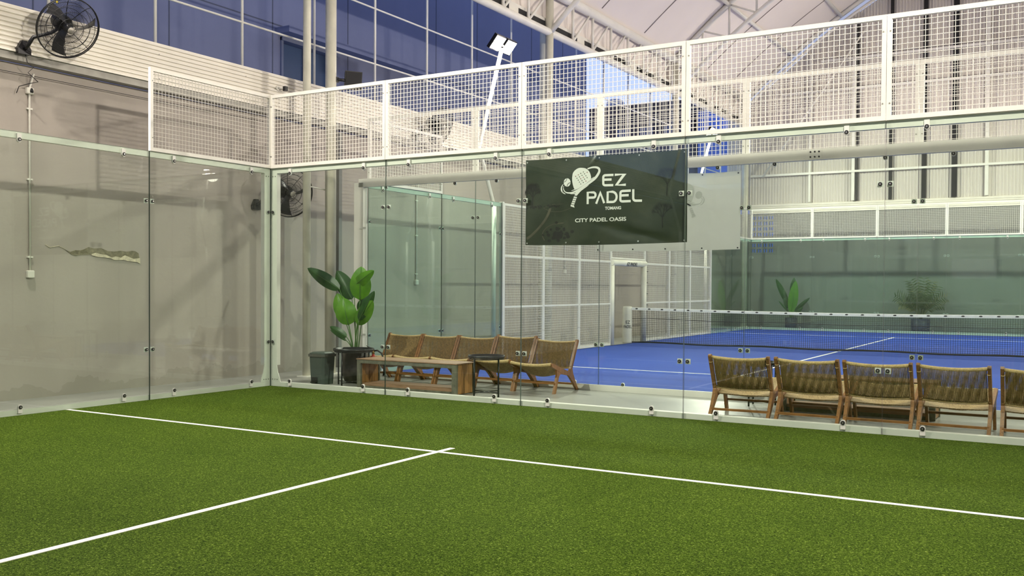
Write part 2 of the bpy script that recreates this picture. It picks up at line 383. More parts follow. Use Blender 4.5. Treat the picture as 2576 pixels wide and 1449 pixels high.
o = m.build('membrane_seam', mat('seam_grey', (.28,.25,.24), .7)); o.parent = bpy.data.objects['ceiling']  # dark grey seam lines of the membrane

EX = -.6
tr = thing('eave_truss', 'long white tubular truss carrying the roof edge along the left side', 'truss', (EX,0,7))
y0, y1 = -2.0, 23.5
MB().tube((0,y0,0), (0,y1,0), .085, 12).build('bottom_chord', WHITE, tr)
MB().tube((0,y0,.93), (0,y1,.93), .115, 12).build('top_chord', WHITE, tr)
y = 10.17 - 12*1.03; k = 0
while y < 23.2:
    MB().tube((0,y,.04), (0,y,.90), .034, 8).build('web_post', WHITE, tr)
    MB().tube((0,y,.04), (0,y+.93 if True else y,.90), .030, 8).build('web_brace', WHITE, tr)
    y += 1.03
gt = thing('roof_gutter', 'grey gutter tray with brackets running along the eave truss', 'gutter', (-.80,0,7.12))
MB().box((-.11,y0,0), (-.095,y1,.26)).box((.095,y0,0), (.11,y1,.20)).box((-.11,y0,-.012), (.11,y1,0)).build('tray', WHITE, gt)
m = MB(); y = 3.2
while y < 23: m.box((.112,y,.02), (.118,y+1.15,.13)); y += 1.55
m.build('open_slot', DARKG, gt)
for k, ya in enumerate(ARY[3:]):
    nm = ('by the corner column', 'from the middle column', 'from the far column', 'along the gable wall')[k]
    at = thing('arch_truss', 'white arched roof truss springing ' + nm, 'truss', (0,ya,0), 0, 'arched roof trusses')
    xs = [-.6+.4*i for i in range(56)]
    MB().path([(x,0,arch(min(x,21.9))) for x in xs if x < 22], .075, 10).build('top_chord', WHITE, at)
    low = lambda x: arch(x) - (.95 if x > .4 else .95)
    if k < 3:
        MB().path([(-.6,0,6.98)] + [(x,0,low(x)) for x in xs if -.3 < x < 21.5], .06, 10).build('bottom_chord', WHITE, at)
        x = .21
        while x < 21.2:
            MB().tube((x,0,low(x)+.02), (x,0,arch(x)-.02), .030, 8).build('web_post', WHITE, at)
            MB().tube((x,0,arch(x)-.02), (x+.77,0,low(min(x+.77, 21.4))+.02), .026, 8).build('web_brace', WHITE, at)
            x += .77
    else:
        MB().path([(x,-.10,arch(x)-.30) for x in xs if x < 22], .05, 8).build('bottom_chord', WHITE, at)
for k, (xp, ya, yb, nm) in enumerate(((.99,16.6,23.4,'left'), (2.55,16.6,23.4,'middle'), (4.6,16.6,23.4,'right'), (.99,9.05,16.6,'nearer left'))):
    tag(MB().tube((xp,ya,arch(xp)-.05), (xp,yb,arch(xp)-.05), .055, 8).build('roof_purlin', WHITE), nm + ' white tube purlin between two roof arches', 'purlin', 'roof purlins')
tag(MB().tube((.0,23.3,5.2), (3.6,23.3,10.2), .03, 6).build('gable_brace', WHITE), 'diagonal white brace in front of the gable wall', 'brace')

# columns
def column(x, y, r, zt, label):
    c = thing('steel_column', label, 'column', (x,y,0), 0, 'round steel columns')
    MB().path([(0,0,0), (0,0,zt)], r, 20).build('shaft', COLM, c)
    MB().box((-r*1.7,-r*1.7,0), (r*1.7,r*1.7,.015)).build('base_plate', WHITE, c)
    return c
column(-.6,1.36,.060,12,'slim cream round steel column left of the potted plant')
column(-.6,1.90,.086,7.9,'thicker cream round steel column right behind the potted plant')
column(-.6,9.05,.088,8.0,'cream round steel column behind the dark green banner')
column(-.6,16.6,.088,8.0,'cream round steel column near the far end of the eave truss')
column(-.6,23.3,.10,8.0,'cream round steel column in the far left corner')
column(-1.15,9.75,.075,7.4,'shaded round column just left of the one behind the banner')
tag(MB().tube((-.66,1.36,2.93), (-.66,1.90,2.90), .012, 6).build('tie_rod', WHITE), 'short white tie rod between the two columns by the plant', 'rod')

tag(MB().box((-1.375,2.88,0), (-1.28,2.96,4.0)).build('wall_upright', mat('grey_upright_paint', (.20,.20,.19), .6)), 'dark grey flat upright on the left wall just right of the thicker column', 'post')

# exterior tube frame above the cladding
fr = thing('tube_frame', 'grid of thin white tubes standing on the left cladding', 'frame', (-1.28,0,4.64))
for i in range(-3, 15):
    y = .69 + 1.57*i
    MB().tube((0,y,0), (0,y,3.4), .022, 8).build('upright', WHITE, fr)
for zz in (.70, 1.68): MB().tube((0,-5,zz), (0,23,zz), .016, 8).build('crossbar', WHITE, fr)

# neighbouring buildings
nb = thing('neighbouring_building', 'blue grey concrete building right outside the left wall at dusk', 'building', (-4,0,0))
NX = 0
MB().box((-3,-16,0), (0,4.27,14)).box((-3,4.27,0), (0,5.9,5.3)).box((-3,4.27,6.27), (0,5.9,14)).box((-3,5.9,0), (0,17.7,14)).build('facade', NEIGH, nb)
m = MB()
for y in (-3.2,-.9,1.6,4.06,6.28,9.53,11.36,14.2,16.1): m.box((-.002,y-.012,0), (.004,y+.012,14))
for z in (6.48,9.4): m.box((-.002,-16,z-.012), (.004,17.7,z+.012))
m.build('panel_joint', mat('joint_dark', (.06,.07,.11), .8), nb)  # dark joint lines between the facade panels
w = MB().box((-.18,4.27,5.3), (-.15,5.9,6.27)).build('window_glass', mat('dark_window', (.05,.08,.16), .15), nb)
MB().box((-.15,4.27,5.3), (.03,4.33,6.27)).box((-.15,5.84,5.3), (.03,5.9,6.27)).box((-.15,4.27,6.2), (.06,5.9,6.27)).box((-.15,5.05,5.3), (-.1,5.09,6.27)).build('window_frame', mat('window_frame_paint', (.10,.12,.2), .6), nb)
MB().box((0,4.15,6.30), (.35,9.2,6.42)).build('ledge', NEIGH, nb)
bd = thing('apartment_block', 'dark building seen beyond the roof edge against the evening sky', 'building', (-20.8,60,0))
MB().box((-4,0,0), (4.1,8,15.6)).build('facade', DARKB, bd)
WD = mat('unlit_window', (.04,.05,.10), .3)
for i in range(4):
    for j in range(3,6): MB().box((-3.6+2*i,-.05,2+2.1*j), (-2.5+2*i,0,3.3+2.1*j)).build('window', WD, bd)
MB().lathe([(.0,0),(.75,0),(.75,.9),(.5,1.15),(0,1.2)], (-3.1,3,15.6), 20).build('water_tank', mat('tank', (.25,.27,.35), .5), bd)
bb = tag(MB().box((-16.4,62,0), (-6,70,15.0)).build('blue_building', BLUEB), 'blue facade seen through the mesh below the far roof edge', 'building')

# ------------------------------------------------------------------ court enclosures
def wires(m, L, H, sp=.05, r=.0023, sx=0):
    n = int(L/sp)
    for i in range(1, n):
        x = i*L/n; m.box((x-r,-r,0), (x+r,r,H))
    n = int(H/sp)
    for j in range(1, n):
        z = j*H/n; m.box((0,-r*2.6,z-r), (L,-r*.7,z+r))
    return m
WCACHE = {}
def wmesh(L, H, parent):
    k = (round(L,2), round(H,2))
    if k in WCACHE:
        o = bpy.data.objects.new('wire_mesh', WCACHE[k]); C.objects.link(o); o.parent = parent
    else:
        o = wires(MB(), L, H).build('wire_mesh', WIREM, parent); WCACHE[k] = o.data
    return o
def mesh_panel(x, y, z, ax, L, H, label, group, mids=(), fw=.045):
    t = thing('mesh_panel', label, 'mesh panel', (x,y,z), 0 if ax == 0 else pi/2, group)
    m = MB(); g = .003
    m.box((g,-.02,0), (fw,.02,H)).box((L-fw,-.02,0), (L-g,.02,H)).box((fw,-.02,0), (L-fw,.02,fw)).box((fw,-.02,H-fw), (L-fw,.02,H))
    for q in mids: m.box((fw,-.018,q-.02), (L-fw,.018,q+.02))
    m.build('frame', WHITE, t)
    w = wmesh(L-.06, H-.06, t); w.location = (.03,-.004,.03)
    m = MB()
    for zz in (.16*H, .84*H):
        for xx in (fw*.7, L-fw*.7): m.disc((xx,-.022,zz), (0,1,0), .007, .008, 8)
    m.build('fixing_bolt', GALV, t)
    return t
def clampmesh():
    m = MB()                                      # white tab with a black rubber washer, local: glass plane y=0, court side -y
    m.prism([(-.024,-.06),(.024,-.06),(.024,.012),(.017,.026),(.006,.032),(-.006,.032),(-.017,.026),(-.024,.012)], -.010, .012, 1, 0)
    m.disc((0,-.013,.004), (0,1,0), .0200, .010, 16, 1); m.disc((0,-.019,.004), (0,1,0), .0075, .006, 10, 2)
    return m
CL0 = clampmesh().build('clamp', [TABM, RUBBER, STEELC]); CLM = CL0.data; bpy.data.objects.remove(CL0)
def seamclamp():
    m = MB(); m.box((-.028,.0062,-.028), (.028,.010,.028), 0); m.disc((0,-.010,0), (0,1,0), .019, .009, 16, 1); m.disc((0,-.016,0), (0,1,0), .008, .006, 10, 2)
    return m
s0 = seamclamp().build('clamp', [TABM, RUBBER, STEELC]); SCM = s0.data; bpy.data.objects.remove(s0)
def glass_panel(x, y, ax, L, H, label, group, flip=False, gl=None, z0=.0, seam=(1,1)):
    t = thing('glass_panel', label, 'glass panel', (x,y,z0), (0 if ax == 0 else pi/2) + (0), group)
    m = MB(); g = .004
    m.box((g,-.006,.0), (L-g,.006,H))
    for k in (0,1,3,5): m.m[k] = 1               # bottom, top and the two end faces are the ground edge
    m.build('pane', [gl or GLASS, EDGE], t)
    def put(me, lx, lz, turn):
        c = bpy.data.objects.new('clamp', me); C.objects.link(c); c.parent = t; c.location = (lx, 0, lz)
        c.rotation_euler = (0, turn, 0)
        if flip: c.scale = (1,-1,1)
    for lx in (.36, L-.36): put(CLM, lx, .092, 0); put(CLM, lx, H-.080, pi)
    for lz in (.62, 2.40):
        if seam[0]: put(SCM, .045, lz, 0)
        if seam[1]: put(SCM, L-.045, lz, 0)
    return t
# near court: back wall
names = ['beside the corner post', 'behind the plant and wooden table', 'with the dark green banner hung on it', 'in front of the rear-facing chairs', 'at the right end']
for k in range(5):
    glass_panel(2*k, 0, 0, 2, 3, 'clear glass back panel of the green court, ' + ORD[k] + ' from the corner post', 'glass back wall of the green court')
    mesh_panel(2*k, 0, 3.0, 0, 2, 1, 'white wire mesh panel above the ' + ORD[k] + ' glass back panel of the green court', 'mesh above the green court back wall')
for k in range(2):
    glass_panel(0, -2-2*k, 1, 2, 3, 'clear glass side panel of the green court, ' + ORD[k] + ' from the corner post', 'glass side wall of the green court')
mesh_panel(0, -2, 3.0, 1, 2, 1, 'white wire mesh panel above the glass side wall on the left', 'mesh above the green court side wall')
tag(MB().box((.0,.014,2.93), (10,.075,2.998)).build('top_beam', WHITE), 'white steel beam along the top of the green court back glass', 'beam')
tag(MB().box((-.075,-6,2.93), (-.014,-.0,2.998)).build('top_beam', WHITE), 'white steel beam along the top of the left side glass', 'beam')
tag(MB().box((.0,.010,.0), (10,.11,.068)).build('base_kerb', WHITE), 'white steel kerb under the green court back glass', 'kerb')
tag(MB().box((-.11,-20,.0), (-.010,.0,.068)).build('base_kerb', WHITE), 'white steel kerb under the left side glass', 'kerb')
def corner_post(x, y, label, s=1):
    t = thing('corner_post', label, 'post', (x,y,0))
    pr = [(.0,.07),(.17,.07),(.155,.13),(.125,.20),(.105,.29),(.105,2.93),(.0,2.93)]
    MB().prism(pr, .012, .022, 1).box((.095,.022,.3), (.105,.08,2.93)).build('flange', WHITE, t)
    MB().prism([(-u,v) for u, v in pr], -.022, -.012, 0).box((-.08,-.105,.3), (-.022,-.095,2.93)).build('flange', WHITE, t)
    m = MB()
    for u in (.03,.075,.115):
        m.disc((u,.010,.105), (0,1,0), .008, .006, 8); m.disc((-.010,-u,.105), (1,0,0), .008, .006, 8)
        if u < .1: m.disc((u,.010,2.89), (0,1,0), .008, .006, 8); m.disc((-.010,-u,2.89), (1,0,0), .008, .006, 8)
    m.build('bolt', GALV, t)
    return t
corner_post(0, 0, 'white steel corner post with flared foot of the green court')
tag(MB().box((-.03,-.03,3.0), (.0,.0,4.0)).box((-.035,.0,3.0), (.0,.03,4)).build('corner_angle', WHITE), 'white corner angle joining the two upper mesh panels', 'post')
# blue court: near end wall
for k in range(5):
    glass_panel(2*k, D, 0, 2, 3, 'clear glass panel of the blue court near end, ' + ORD[k] + ' from its left post', 'glass near end wall of the blue court', flip=False, seam=(1 if k else 0,1))
    mesh_panel(2*k, D-.0, 3.0, 0, 2, 1, 'white wire mesh panel above the ' + ORD[k] + ' near glass panel of the blue court', 'mesh above the near end of the blue court')
bm2 = thing('end_beam', 'white steel beam across the near end of the blue court', 'beam', (-.12,D-.085,2.93))
MB().box((0,0,0), (10.2,.07,.13)).build('beam_body', WHITE, bm2)
m = MB().box((6.90,-.006,.01), (7.06,.0,.12))
m.build('splice_plate', WHITE, bm2)
m = MB()
for i in range(3):
    for j in (.035,.095): m.disc((6.93+.05*i,-.010,j), (0,1,0), .010, .01, 8)
m.build('bolt', DARKG, bm2)
tag(MB().box((-.12,D-.040,0), (10,D-.010,.08)).build('base_kerb', WHITE), 'white steel kerb along the floor under the blue court end glass', 'kerb')
cp = thing('end_post', 'white square steel post at the near left corner of the blue court', 'post', (-.12,D,0))
MB().box((-.09,-.085,0), (.09,.012,3.0)).build('post_body', WHITE, cp)
MB().box((.02,-.095,2.28), (.16,-.087,2.31)).box((.02,-.095,.62), (.16,-.087,.65)).build('hinge_plate', TABM, cp)
# blue court: left side
for k in range(2):
    glass_panel(0, D+2*k, 1, 2, 3, 'green tinted glass side panel of the blue court behind the wooden table, ' + ('nearer' if k == 0 else 'farther') + ' one', 'glass side wall of the blue court near end', flip=False, gl=GLASSF, seam=(1,1))
    glass_panel(0, D+16+2*k, 1, 2, 3, 'green glass side panel in the far left corner of the blue court, ' + ('nearer' if k == 0 else 'farther') + ' one', 'glass side wall of the blue court far end', gl=GLASSF, seam=(0,1))
mesh_panel(0, D, 3.0, 1, 2, 1, 'white wire mesh panel above the near side glass of the blue court', 'mesh above blue court side glass')
mesh_panel(0, D+18, 3.0, 1, 2, 1, 'white wire mesh panel above the far side glass of the blue court', 'mesh above blue court side glass')
tag(MB().box((-.075,D,2.93), (-.014,D+4,3.0)).build('side_rail', WHITE), 'white rail on top of the near side glass of the blue court', 'rail')
tag(MB().box((-.075,D+16,2.93), (-.014,D+20,3.0)).build('side_rail', WHITE), 'white rail on top of the far side glass of the blue court', 'rail')
tag(MB().box((-.10,D,0), (-.010,D+8.95,.08)).build('side_kerb', WHITE), 'white kerb along the left edge of the blue turf before the doorway', 'kerb')
tag(MB().box((-.10,D+10.95,0), (-.010,D+20,.08)).build('side_kerb', WHITE), 'white kerb along the left edge of the blue turf beyond the doorway', 'kerb')
ys = [6.147,7.74,9.38,11.03]; ys2 = [13.05,14.74,16.32,18.02]
for k in range(3):
    mesh_panel(0, ys[k], 0.02, 1, ys[k+1]-ys[k], 2.98, 'tall white mesh panel of the blue court side fence, ' + ORD[k] + ' before the doorway', 'side fence of the blue court', mids=(.98,1.97))
    mesh_panel(0, ys2[k], 0.02, 1, ys2[k+1]-ys2[k], 2.98, 'tall white mesh panel of the blue court side fence, ' + ORD[k] + ' beyond the doorway', 'side fence of the blue court', mids=(.98,1.97))
mesh_panel(0, 11.03, 2.06, 1, 2.02, .94, 'short white mesh panel over the doorway of the blue court', 'side fence of the blue court')
for k, y in enumerate((6.118, 18.055)):
    tag(MB().box((-.05,y-.027,0), (.03,y+.027,3.02)).build('fence_post', WHITE), 'white square post where the side glass meets the mesh, ' + ('nearer end' if k == 0 else 'far end'), 'post')
dp = thing('doorway_padding', 'cream padded posts and lintel round the side doorway of the blue court', 'padding', (0,11.03,0))
MB().tube((.02,.060,0.02), (.02,.060,1.93), .055, 12).build('post_pad', PAD, dp)
MB().tube((.02,1.94,0.02), (.02,1.94,1.93), .075, 12).build('post_pad', PAD, dp)
MB().tube((.02,.0,1.975), (.02,2.02,1.975), .075, 14).build('lintel_pad', PAD, dp)
m = MB()
for i in range(4): m.disc((.07,1.93,.95+.28*i), (1,-.6,0), .020, .012, 8); m.box((.075,1.96,.94+.28*i), (.098,2.04,.955+.28*i))
m.build('printed_mark', PRINT, dp)

# far end of the blue court
FY = D + 20
for k in range(5):
    glass_panel(2*k, FY, 0, 2, 3, 'green glass panel of the blue court far end wall, ' + ORD[k] + ' from the left', 'glass far end wall of the blue court', gl=GLASSF, seam=(1,1))
    mesh_panel(2*k, FY, 3.0, 0, 2, 1, 'white wire mesh panel above the ' + ORD[k] + ' far glass panel of the blue court', 'mesh above the far end of the blue court')
tag(MB().box((.0,FY+.014,2.93), (10,FY+.075,2.998)).build('far_beam', WHITE), 'white steel beam on top of the far end glass of the blue court', 'beam')
tag(MB().box((.0,FY+.010,.0), (10,FY+.11,.08)).build('far_kerb', WHITE), 'pale kerb at the foot of the far end glass of the blue court', 'kerb')

# net
NY = D + 10
net = thing('court_net', 'black padel net with white headband across the blue court', 'net', (0,NY,0))
def ztop(x): return .90 - .045*sin(pi*(x-.08)/9.84)
m = MB(); n = 215
for i in range(n+1):
    x = .10 + 9.8*i/n; m.box((x-.003,-.0022,.05), (x+.003,.0022,ztop(x)-.05))
for j in range(18):
    t = .02 + j/18.2
    P = []
    for i in range(25):
        x = .10 + 9.8*i/24; P.append((x, -.003, .06 + (ztop(x)-.12)*t + .004*sin(i*1.7+j)))
    m.path(P, .003, 4, 0, False)
m.build('netting', NETB, net)
m = MB().path([(.10+9.8*i/24, -.006, ztop(.10+9.8*i/24)*.70 + .012*sin(i*.9)) for i in range(25)], .006, 5); m.build('net_cord', NETB, net)
R_ = []
for i in range(25):
    x = .08 + 9.84*i/24; z = ztop(x); R_.append([(x,-.012,z-.065),(x,.012,z-.065),(x,.014,z-.01),(x,.0,z),(x,-.014,z-.01)])
hb = MB().loft(R_).build('headband', BAND, net)
m = MB()
for i in range(30):
    x = .22 + .33*i; z = ztop(x) - .028
    m.prism([(x-.035,z-.012),(x+.01,z-.018),(x+.04,z-.006),(x+.02,z+.014),(x-.02,z+.012)], -.0165, -.0145, 1)
m.build('printed_mark', PRINT, hb)
MB().path([(.10+9.8*i/24, -.004, .048+.01*sin(i)) for i in range(25)], .018, 6).build('bottom_tape', NETB, net)
pc = thing('net_post', 'padded cream net post at the left end of the net', 'post', (0,NY,0))
MB().lathe([(.0,.02),(.115,.02),(.118,.06),(.118,.88),(.108,.915),(.06,.925),(0,.925)], (-.03,0,0), 24).build('post_pad', PAD, pc)

def text_obj(txt, name, material, parent, loc, rot, size, width=None, off=0.0, ext=.001):
    cu = bpy.data.curves.new(name, 'FONT'); cu.body = txt; cu.size = size; cu.offset = off; cu.extrude = ext; cu.align_x = 'CENTER'
    ob = bpy.data.objects.new(name, cu); C.objects.link(ob)
    dg = bpy.context.evaluated_depsgraph_get(); dg.update()
    me = bpy.data.meshes.new_from_object(ob.evaluated_get(dg)); bpy.data.objects.remove(ob)
    xs = [v.co.x for v in me.vertices]; w = max(xs)-min(xs)
    if width:
        k = width/w
        for v in me.vertices: v.co.x *= k
    me.materials.clear(); me.materials.append(material)
    o = bpy.data.objects.new(name, me); C.objects.link(o); o.parent = parent; o.location = loc; o.rotation_euler = rot
    return o
text_obj('EZ', 'lettering', PRINT, pc, (.035,-.108,.50), (pi/2,0,.45), .11, .10)
text_obj('PADEL', 'lettering', PRINT, pc, (.03,-.108,.39), (pi/2,0,.45), .11, .20)
text_obj('EZ PADEL', 'lettering', PRINT, dp, (.088,1.06,1.91), (pi/2+.25,0,pi/2), .12, .62, .001)

# ------------------------------------------------------------------ banners
def ribbon(m, pts, w, z=0.0, t=.0012, closed=False, taper=None, mi=0):
    n = len(pts); L = []; Rr = []
    for i in range(n):
        a = Vector(pts[max(i-1,0)]) if not closed else Vector(pts[i-1]); b = Vector(pts[min(i+1,n-1)]) if not closed else Vector(pts[(i+1)%n])
        d = (b-a).normalized(); N = Vector((-d.y, d.x)); ww = w/2*(taper(i/(n-1)) if taper else 1)
        if 0 < i < n-1 or closed:
            d1 = (Vector(pts[i])-Vector(pts[i-1])).normalized(); c = max(.5, abs(d1.dot(d))); ww /= c
        p = Vector(pts[i]); L.append(p+N*ww); Rr.append(p-N*ww)
    vs = [(q.x, -z-t, q.y) for q in L] + [(q.x, -z-t, q.y) for q in Rr]
    fs = [(i, i+1, n+i+1, n+i) for i in range(n-1)]
    if closed: fs.append((n-1, 0, n, 2*n-1))
    m.add(vs, fs, mi)
def arc(cx, cy, rx, ry, a0, a1, n=10): return [(cx+rx*cos(a0+(a1-a0)*i/n), cy+ry*sin(a0+(a1-a0)*i/n)) for i in range(n+1)]
def smoothp(P, k=6):
    out = []
    for i in range(len(P)-1):
        p0, p1, p2, p3 = [Vector(P[min(max(j,0),len(P)-1)]) for j in (i-1,i,i+1,i+2)]
        for s in range(k):
            t = s/k; q = .5*((2*p1)+(p2-p0)*t+(2*p0-5*p1+4*p2-p3)*t*t+(3*p1-p0-3*p2+p3)*t**3); out.append((q.x,q.y))
    out.append(tuple(P[-1])); return out
def K(x, y):                                      # artwork units -> metres on the banner (origin bottom left)
    X = 85 + 0 + (x/8.05 + 100)*4.14 - 85; Y = (y/8.05 + 50)*4.14
    t = (X-85)/1680; bot = 1105-40*t; top = 232-127*t
    return (t*1.97 + .1*t*(1-t), (bot-Y)/(bot-top)*.985)
def logo(parent, material, faint=False, only=False):
    z = .0; m = MB()
    S = lambda P: [K(*p) for p in P]
    # racket head
    head = [(335,400),(350,300),(400,235),(470,195),(540,190),(620,205),(680,255),(715,330),(722,400),(690,440),(600,500),(500,570),(420,605),(380,610),(355,540),(340,470)]
    hp = smoothp(head + [head[0]], 4)[:-1]; q = S(hp); m.add([(a,-z-.0012,b) for a,b in q], [tuple(range(len(q)))])
    # ball
    q = S(arc(233,485,72,84,0,2*pi,28)[:-1]); m.add([(a,-z-.0014,b) for a,b in q], [tuple(range(len(q)))])
    # orbit strokes
    ribbon(m, S(smoothp([(650,210),(740,182),(820,178),(875,200),(890,250),(860,320),(800,400),(700,480),(580,560),(450,640),(330,690),(230,690),(175,655),(155,600),(165,560)])), .024, z, taper=lambda t: .45+.75*sin(pi*min(1,t*1.15+.05)))
    ribbon(m, S(smoothp([(150,520),(118,580),(118,640),(150,690),(200,718)])), .014, z, taper=lambda t: .3+sin(pi*t))
    ribbon(m, S(smoothp([(320,650),(430,610),(560,530),(690,440),(790,370)])), .012, z, taper=lambda t: .3+sin(pi*t))
    ribbon(m, S(smoothp([(300,715),(400,705),(440,690),(560,610),(675,535)])), .012, z, taper=lambda t: .3+sin(pi*t))
    # throat and handle
    q = S([(410,680),(480,640),(530,640),(430,750),(385,745)]); m.add([(a,-z-.0012,b) for a,b in q], [(0,1,2,3,4)])
    for i in range(5):
        y0_ = 760+42*i; x0_ = 375-16*i
        q = S([(x0_,y0_),(x0_+62,y0_+14),(x0_+50,y0_+46),(x0_-12,y0_+32)] if i < 4 else [(x0_-5,y0_),(x0_+62,y0_+14),(x0_+72,y0_+60),(x0_-10,y0_+34)]); m.add([(a,-z-.0012,b) for a,b in q], [(0,1,2,3)])
    m.build('racket_logo', material, parent)
    if faint: return
    m = MB(); ribbon(m, S(smoothp([(165,478),(200,462),(222,430),(228,402)])), .005, .0018); ribbon(m, S(smoothp([(232,562),(244,525),(270,498),(300,488)])), .005, .0018)
    ribbon(m, S(smoothp([(152,700),(140,650),(150,600),(175,565)])), .004, .0018)
    m.build('ball_seam', BANDK, parent)
    m = MB(); n = 0
    for i in range(5):
        for j in range(5):
            x = 410+38*i+33*j*1.0; y = 362+32*j*1.1-21*i + 0*j
            x = 410+52*i+ 26*j; y = 362 + 38*j - 30*i + 6*i*0
            if x > 660 or y < 260 or y > 530: continue
            a, b = K(x, y); r = .0058; mi = 1 if (i*3+j*2) % 7 in (0,3) else 0
            m.add([(a+r*cos(2*pi*k/8), -.0020, b+r*sin(2*pi*k/8)) for k in range(8)], [tuple(range(8))], mi)
    m.build('hole_dots', [DOTG, DOTR], parent)
    m = MB(); W = .0262
    def st(P): ribbon(m, S(P), W, z)
    st([(1172,327),(1010,335)] + arc(1010,375,42,40,-pi/2,-pi,5)[1:] + [(968,490)] + arc(1008,498,40,38,pi,pi/2,5) + [(1172,532)]); st([(968,425),(1135,418)])
    st([(1197,325),(1390,313),(1235,530),(1425,522)])
    st([(655,915),(655,683),(775,680)] + arc(775,733,40,50,-pi/2,pi/2,8)[1:] + [(655,788)])
    st([(830,908),(912,690),(995,895)])
    st([(1062,895),(1062,672),(1160,665)] + arc(1165,770,80,100,-pi/2,pi/2,10)[1:] + [(1062,872)])
    st([(1525,640),(1360,650)] + arc(1360,690,40,38,-pi/2,-pi,5)[1:] + [(1320,815)] + arc(1360,820,40,38,pi,pi/2,5) + [(1525,850)]); st([(1320,740),(1485,732)])
    st([(1575,612),(1575,785)] + arc(1625,790,50,52,pi,pi/2,6)[1:] + [(1748,840)])
    m.build('lettering', material, parent)
    def txt(s, xa, xb, ya, yb, off):
        a = K(xa, yb); b = K(xb, yb); c = K(xa, ya); h = c[1]-a[1]
        text_obj(s, 'lettering', material, parent, ((a[0]+b[0])/2, -.0012, (a[1]+b[1])/2), (pi/2,0,0), h/.70, b[0]-a[0], off, .0003)
    txt('TOMANG', 1015, 1338, 962, 1020, .0016); txt('CITY PADEL OASIS', 395, 1435, 1190, 1262, .0012)

ban = thing('banner', 'dark green vinyl banner with white racket logo on the green court glass', 'banner', (4.035,.026,1.885))
def bsurf(u, v):
    x = 1.975*u; z = .985*v - .012*sin(pi*u)*(1-v) - .006*abs(sin(4*pi*u))*v
    y = .0045*sin(7*u+3*v) + .003*sin(15*u-9*v) + .020*math.exp(-((u-.78)*2+(v-.06)*3.0)**2*30)*max(0,1-6*abs(v-.10))
    for (cu, cv, sl) in ((.47,1.0,.55), (.47,1.0,.95)):
        d = (u-cu) - (v-cv)*sl*.5; y -= .005*math.exp(-(d/.012)**2)*max(0, 1-(1-v)*6.5)
    return (x, y+.004, z)
MB().sheet(bsurf, 120, 60, (0,.0015,0)).build('vinyl_sheet', BANN, ban)
hem = MB()
for (a, b, c, d) in ((0,0,1.975,.02), (0,.965,1.975,.985), (0,0,.02,.985), (1.955,0,1.975,.985)): hem.box((a,-.0035,b), (c,-.0025,d))
logoE = bpy.data.objects.new('printed_logo', None)
logo(ban, PRWHITE)
m = MB()                                          # printed landscape: tree, pond paths, bushes
def tree(x, y, a, L, w, d):
    x2 = x+L*cos(a); y2 = y+L*sin(a); ribbon(m, [(x,y),(x2,y2)], w, -.0006)
    if d:
        for s in (-.55,-.15,.3,.65): tree(x2, y2, a+s+random.uniform(-.15,.15), L*random.uniform(.6,.78), w*.62, d-1)
tree(.085,.46,1.5,.085,.016,4); tree(1.70,.16,1.6,.11,.010,3); tree(1.74,.50,1.5,.12,.009,3)
for i in range(46): 
    cx, cy, r = random.gauss(.43,.09), random.gauss(.115,.045), random.uniform(.01,.03)
    if cy > .02: m.add([(cx+r*cos(k*pi/3+i), -.0006, cy+r*.8*sin(k*pi/3+i)) for k in range(6)], [tuple(range(6))])
for i in range(60):
    cx = random.uniform(.02,.45); cy = .44+random.gauss(0,.012); r = random.uniform(.006,.014)
    m.add([(cx+r*cos(k*pi/3+i), -.0005, cy+r*.7*sin(k*pi/3+i)) for k in range(6)], [tuple(range(6))])
m.build('printed_trees', BANDK, ban)
m = MB()
ribbon(m, smoothp([(.02,.07),(.14,.16),(.27,.30),(.33,.42)]), .03, -.0008); ribbon(m, smoothp([(.24,.42),(.33,.385),(.45,.375),(.56,.40),(.62,.43)]), .006, -.0008)
ribbon(m, smoothp([(.24,.42),(.33,.455),(.5,.46)]), .006, -.0008); ribbon(m, smoothp([(.25,.05),(.22,.12),(.27,.19),(.36,.23),(.5,.245)]), .012, -.0008)
m.build('printed_paths', BANLT, ban)
m = MB()
for u in (.012,.27,.48,.72,.985):
    for v in (.02,.97): m.disc((1.975*u, -.004, .985*v), (0,1,0), .009, .003, 10)
m.build('eyelet', GROM, ban)
for o in ban.children:
    if o.name.startswith('vinyl'): continue
    for v_ in o.data.vertices:
        w_ = o.matrix_basis @ v_.co; dy = bsurf(w_.x/1.975, w_.z/.985)[1] - .0014
        q_ = o.matrix_basis.inverted() @ (w_ + Vector((0, dy, 0))); v_.co = q_
for o in list(ban.children):
    if o.name.startswith('lettering'): pass
b2 = thing('banner', 'white back of a second banner hung on the blue court end glass', 'banner', (3.935,D+.03,1.885))
def bsurf2(u, v): return (1.99*u, .010+.005*sin(6*u+2*v)+.004*sin(13*v+4*u), .985*v - .008*sin(pi*u)*(1-v) - .05*u*v*0 - .012*v*abs(sin(3*pi*u)))
MB().sheet(bsurf2, 60, 30, (0,.0015,0)).build('vinyl_sheet', BANW, b2)
lg = bpy.data.objects.new('show_through', None)
logo(b2, FAINT, True)
for o in b2.children:
    if o.name.startswith('racket_logo'): o.scale = (-1,1,1); o.location = (1.99,.003,0)
m = MB()
for u in (.012,.27,.5,.75,.985):
    for v in (.02,.97): m.disc((1.99*u, .002, .985*v), (0,1,0), .010, .003, 10)
m.build('eyelet', DARKG, b2)

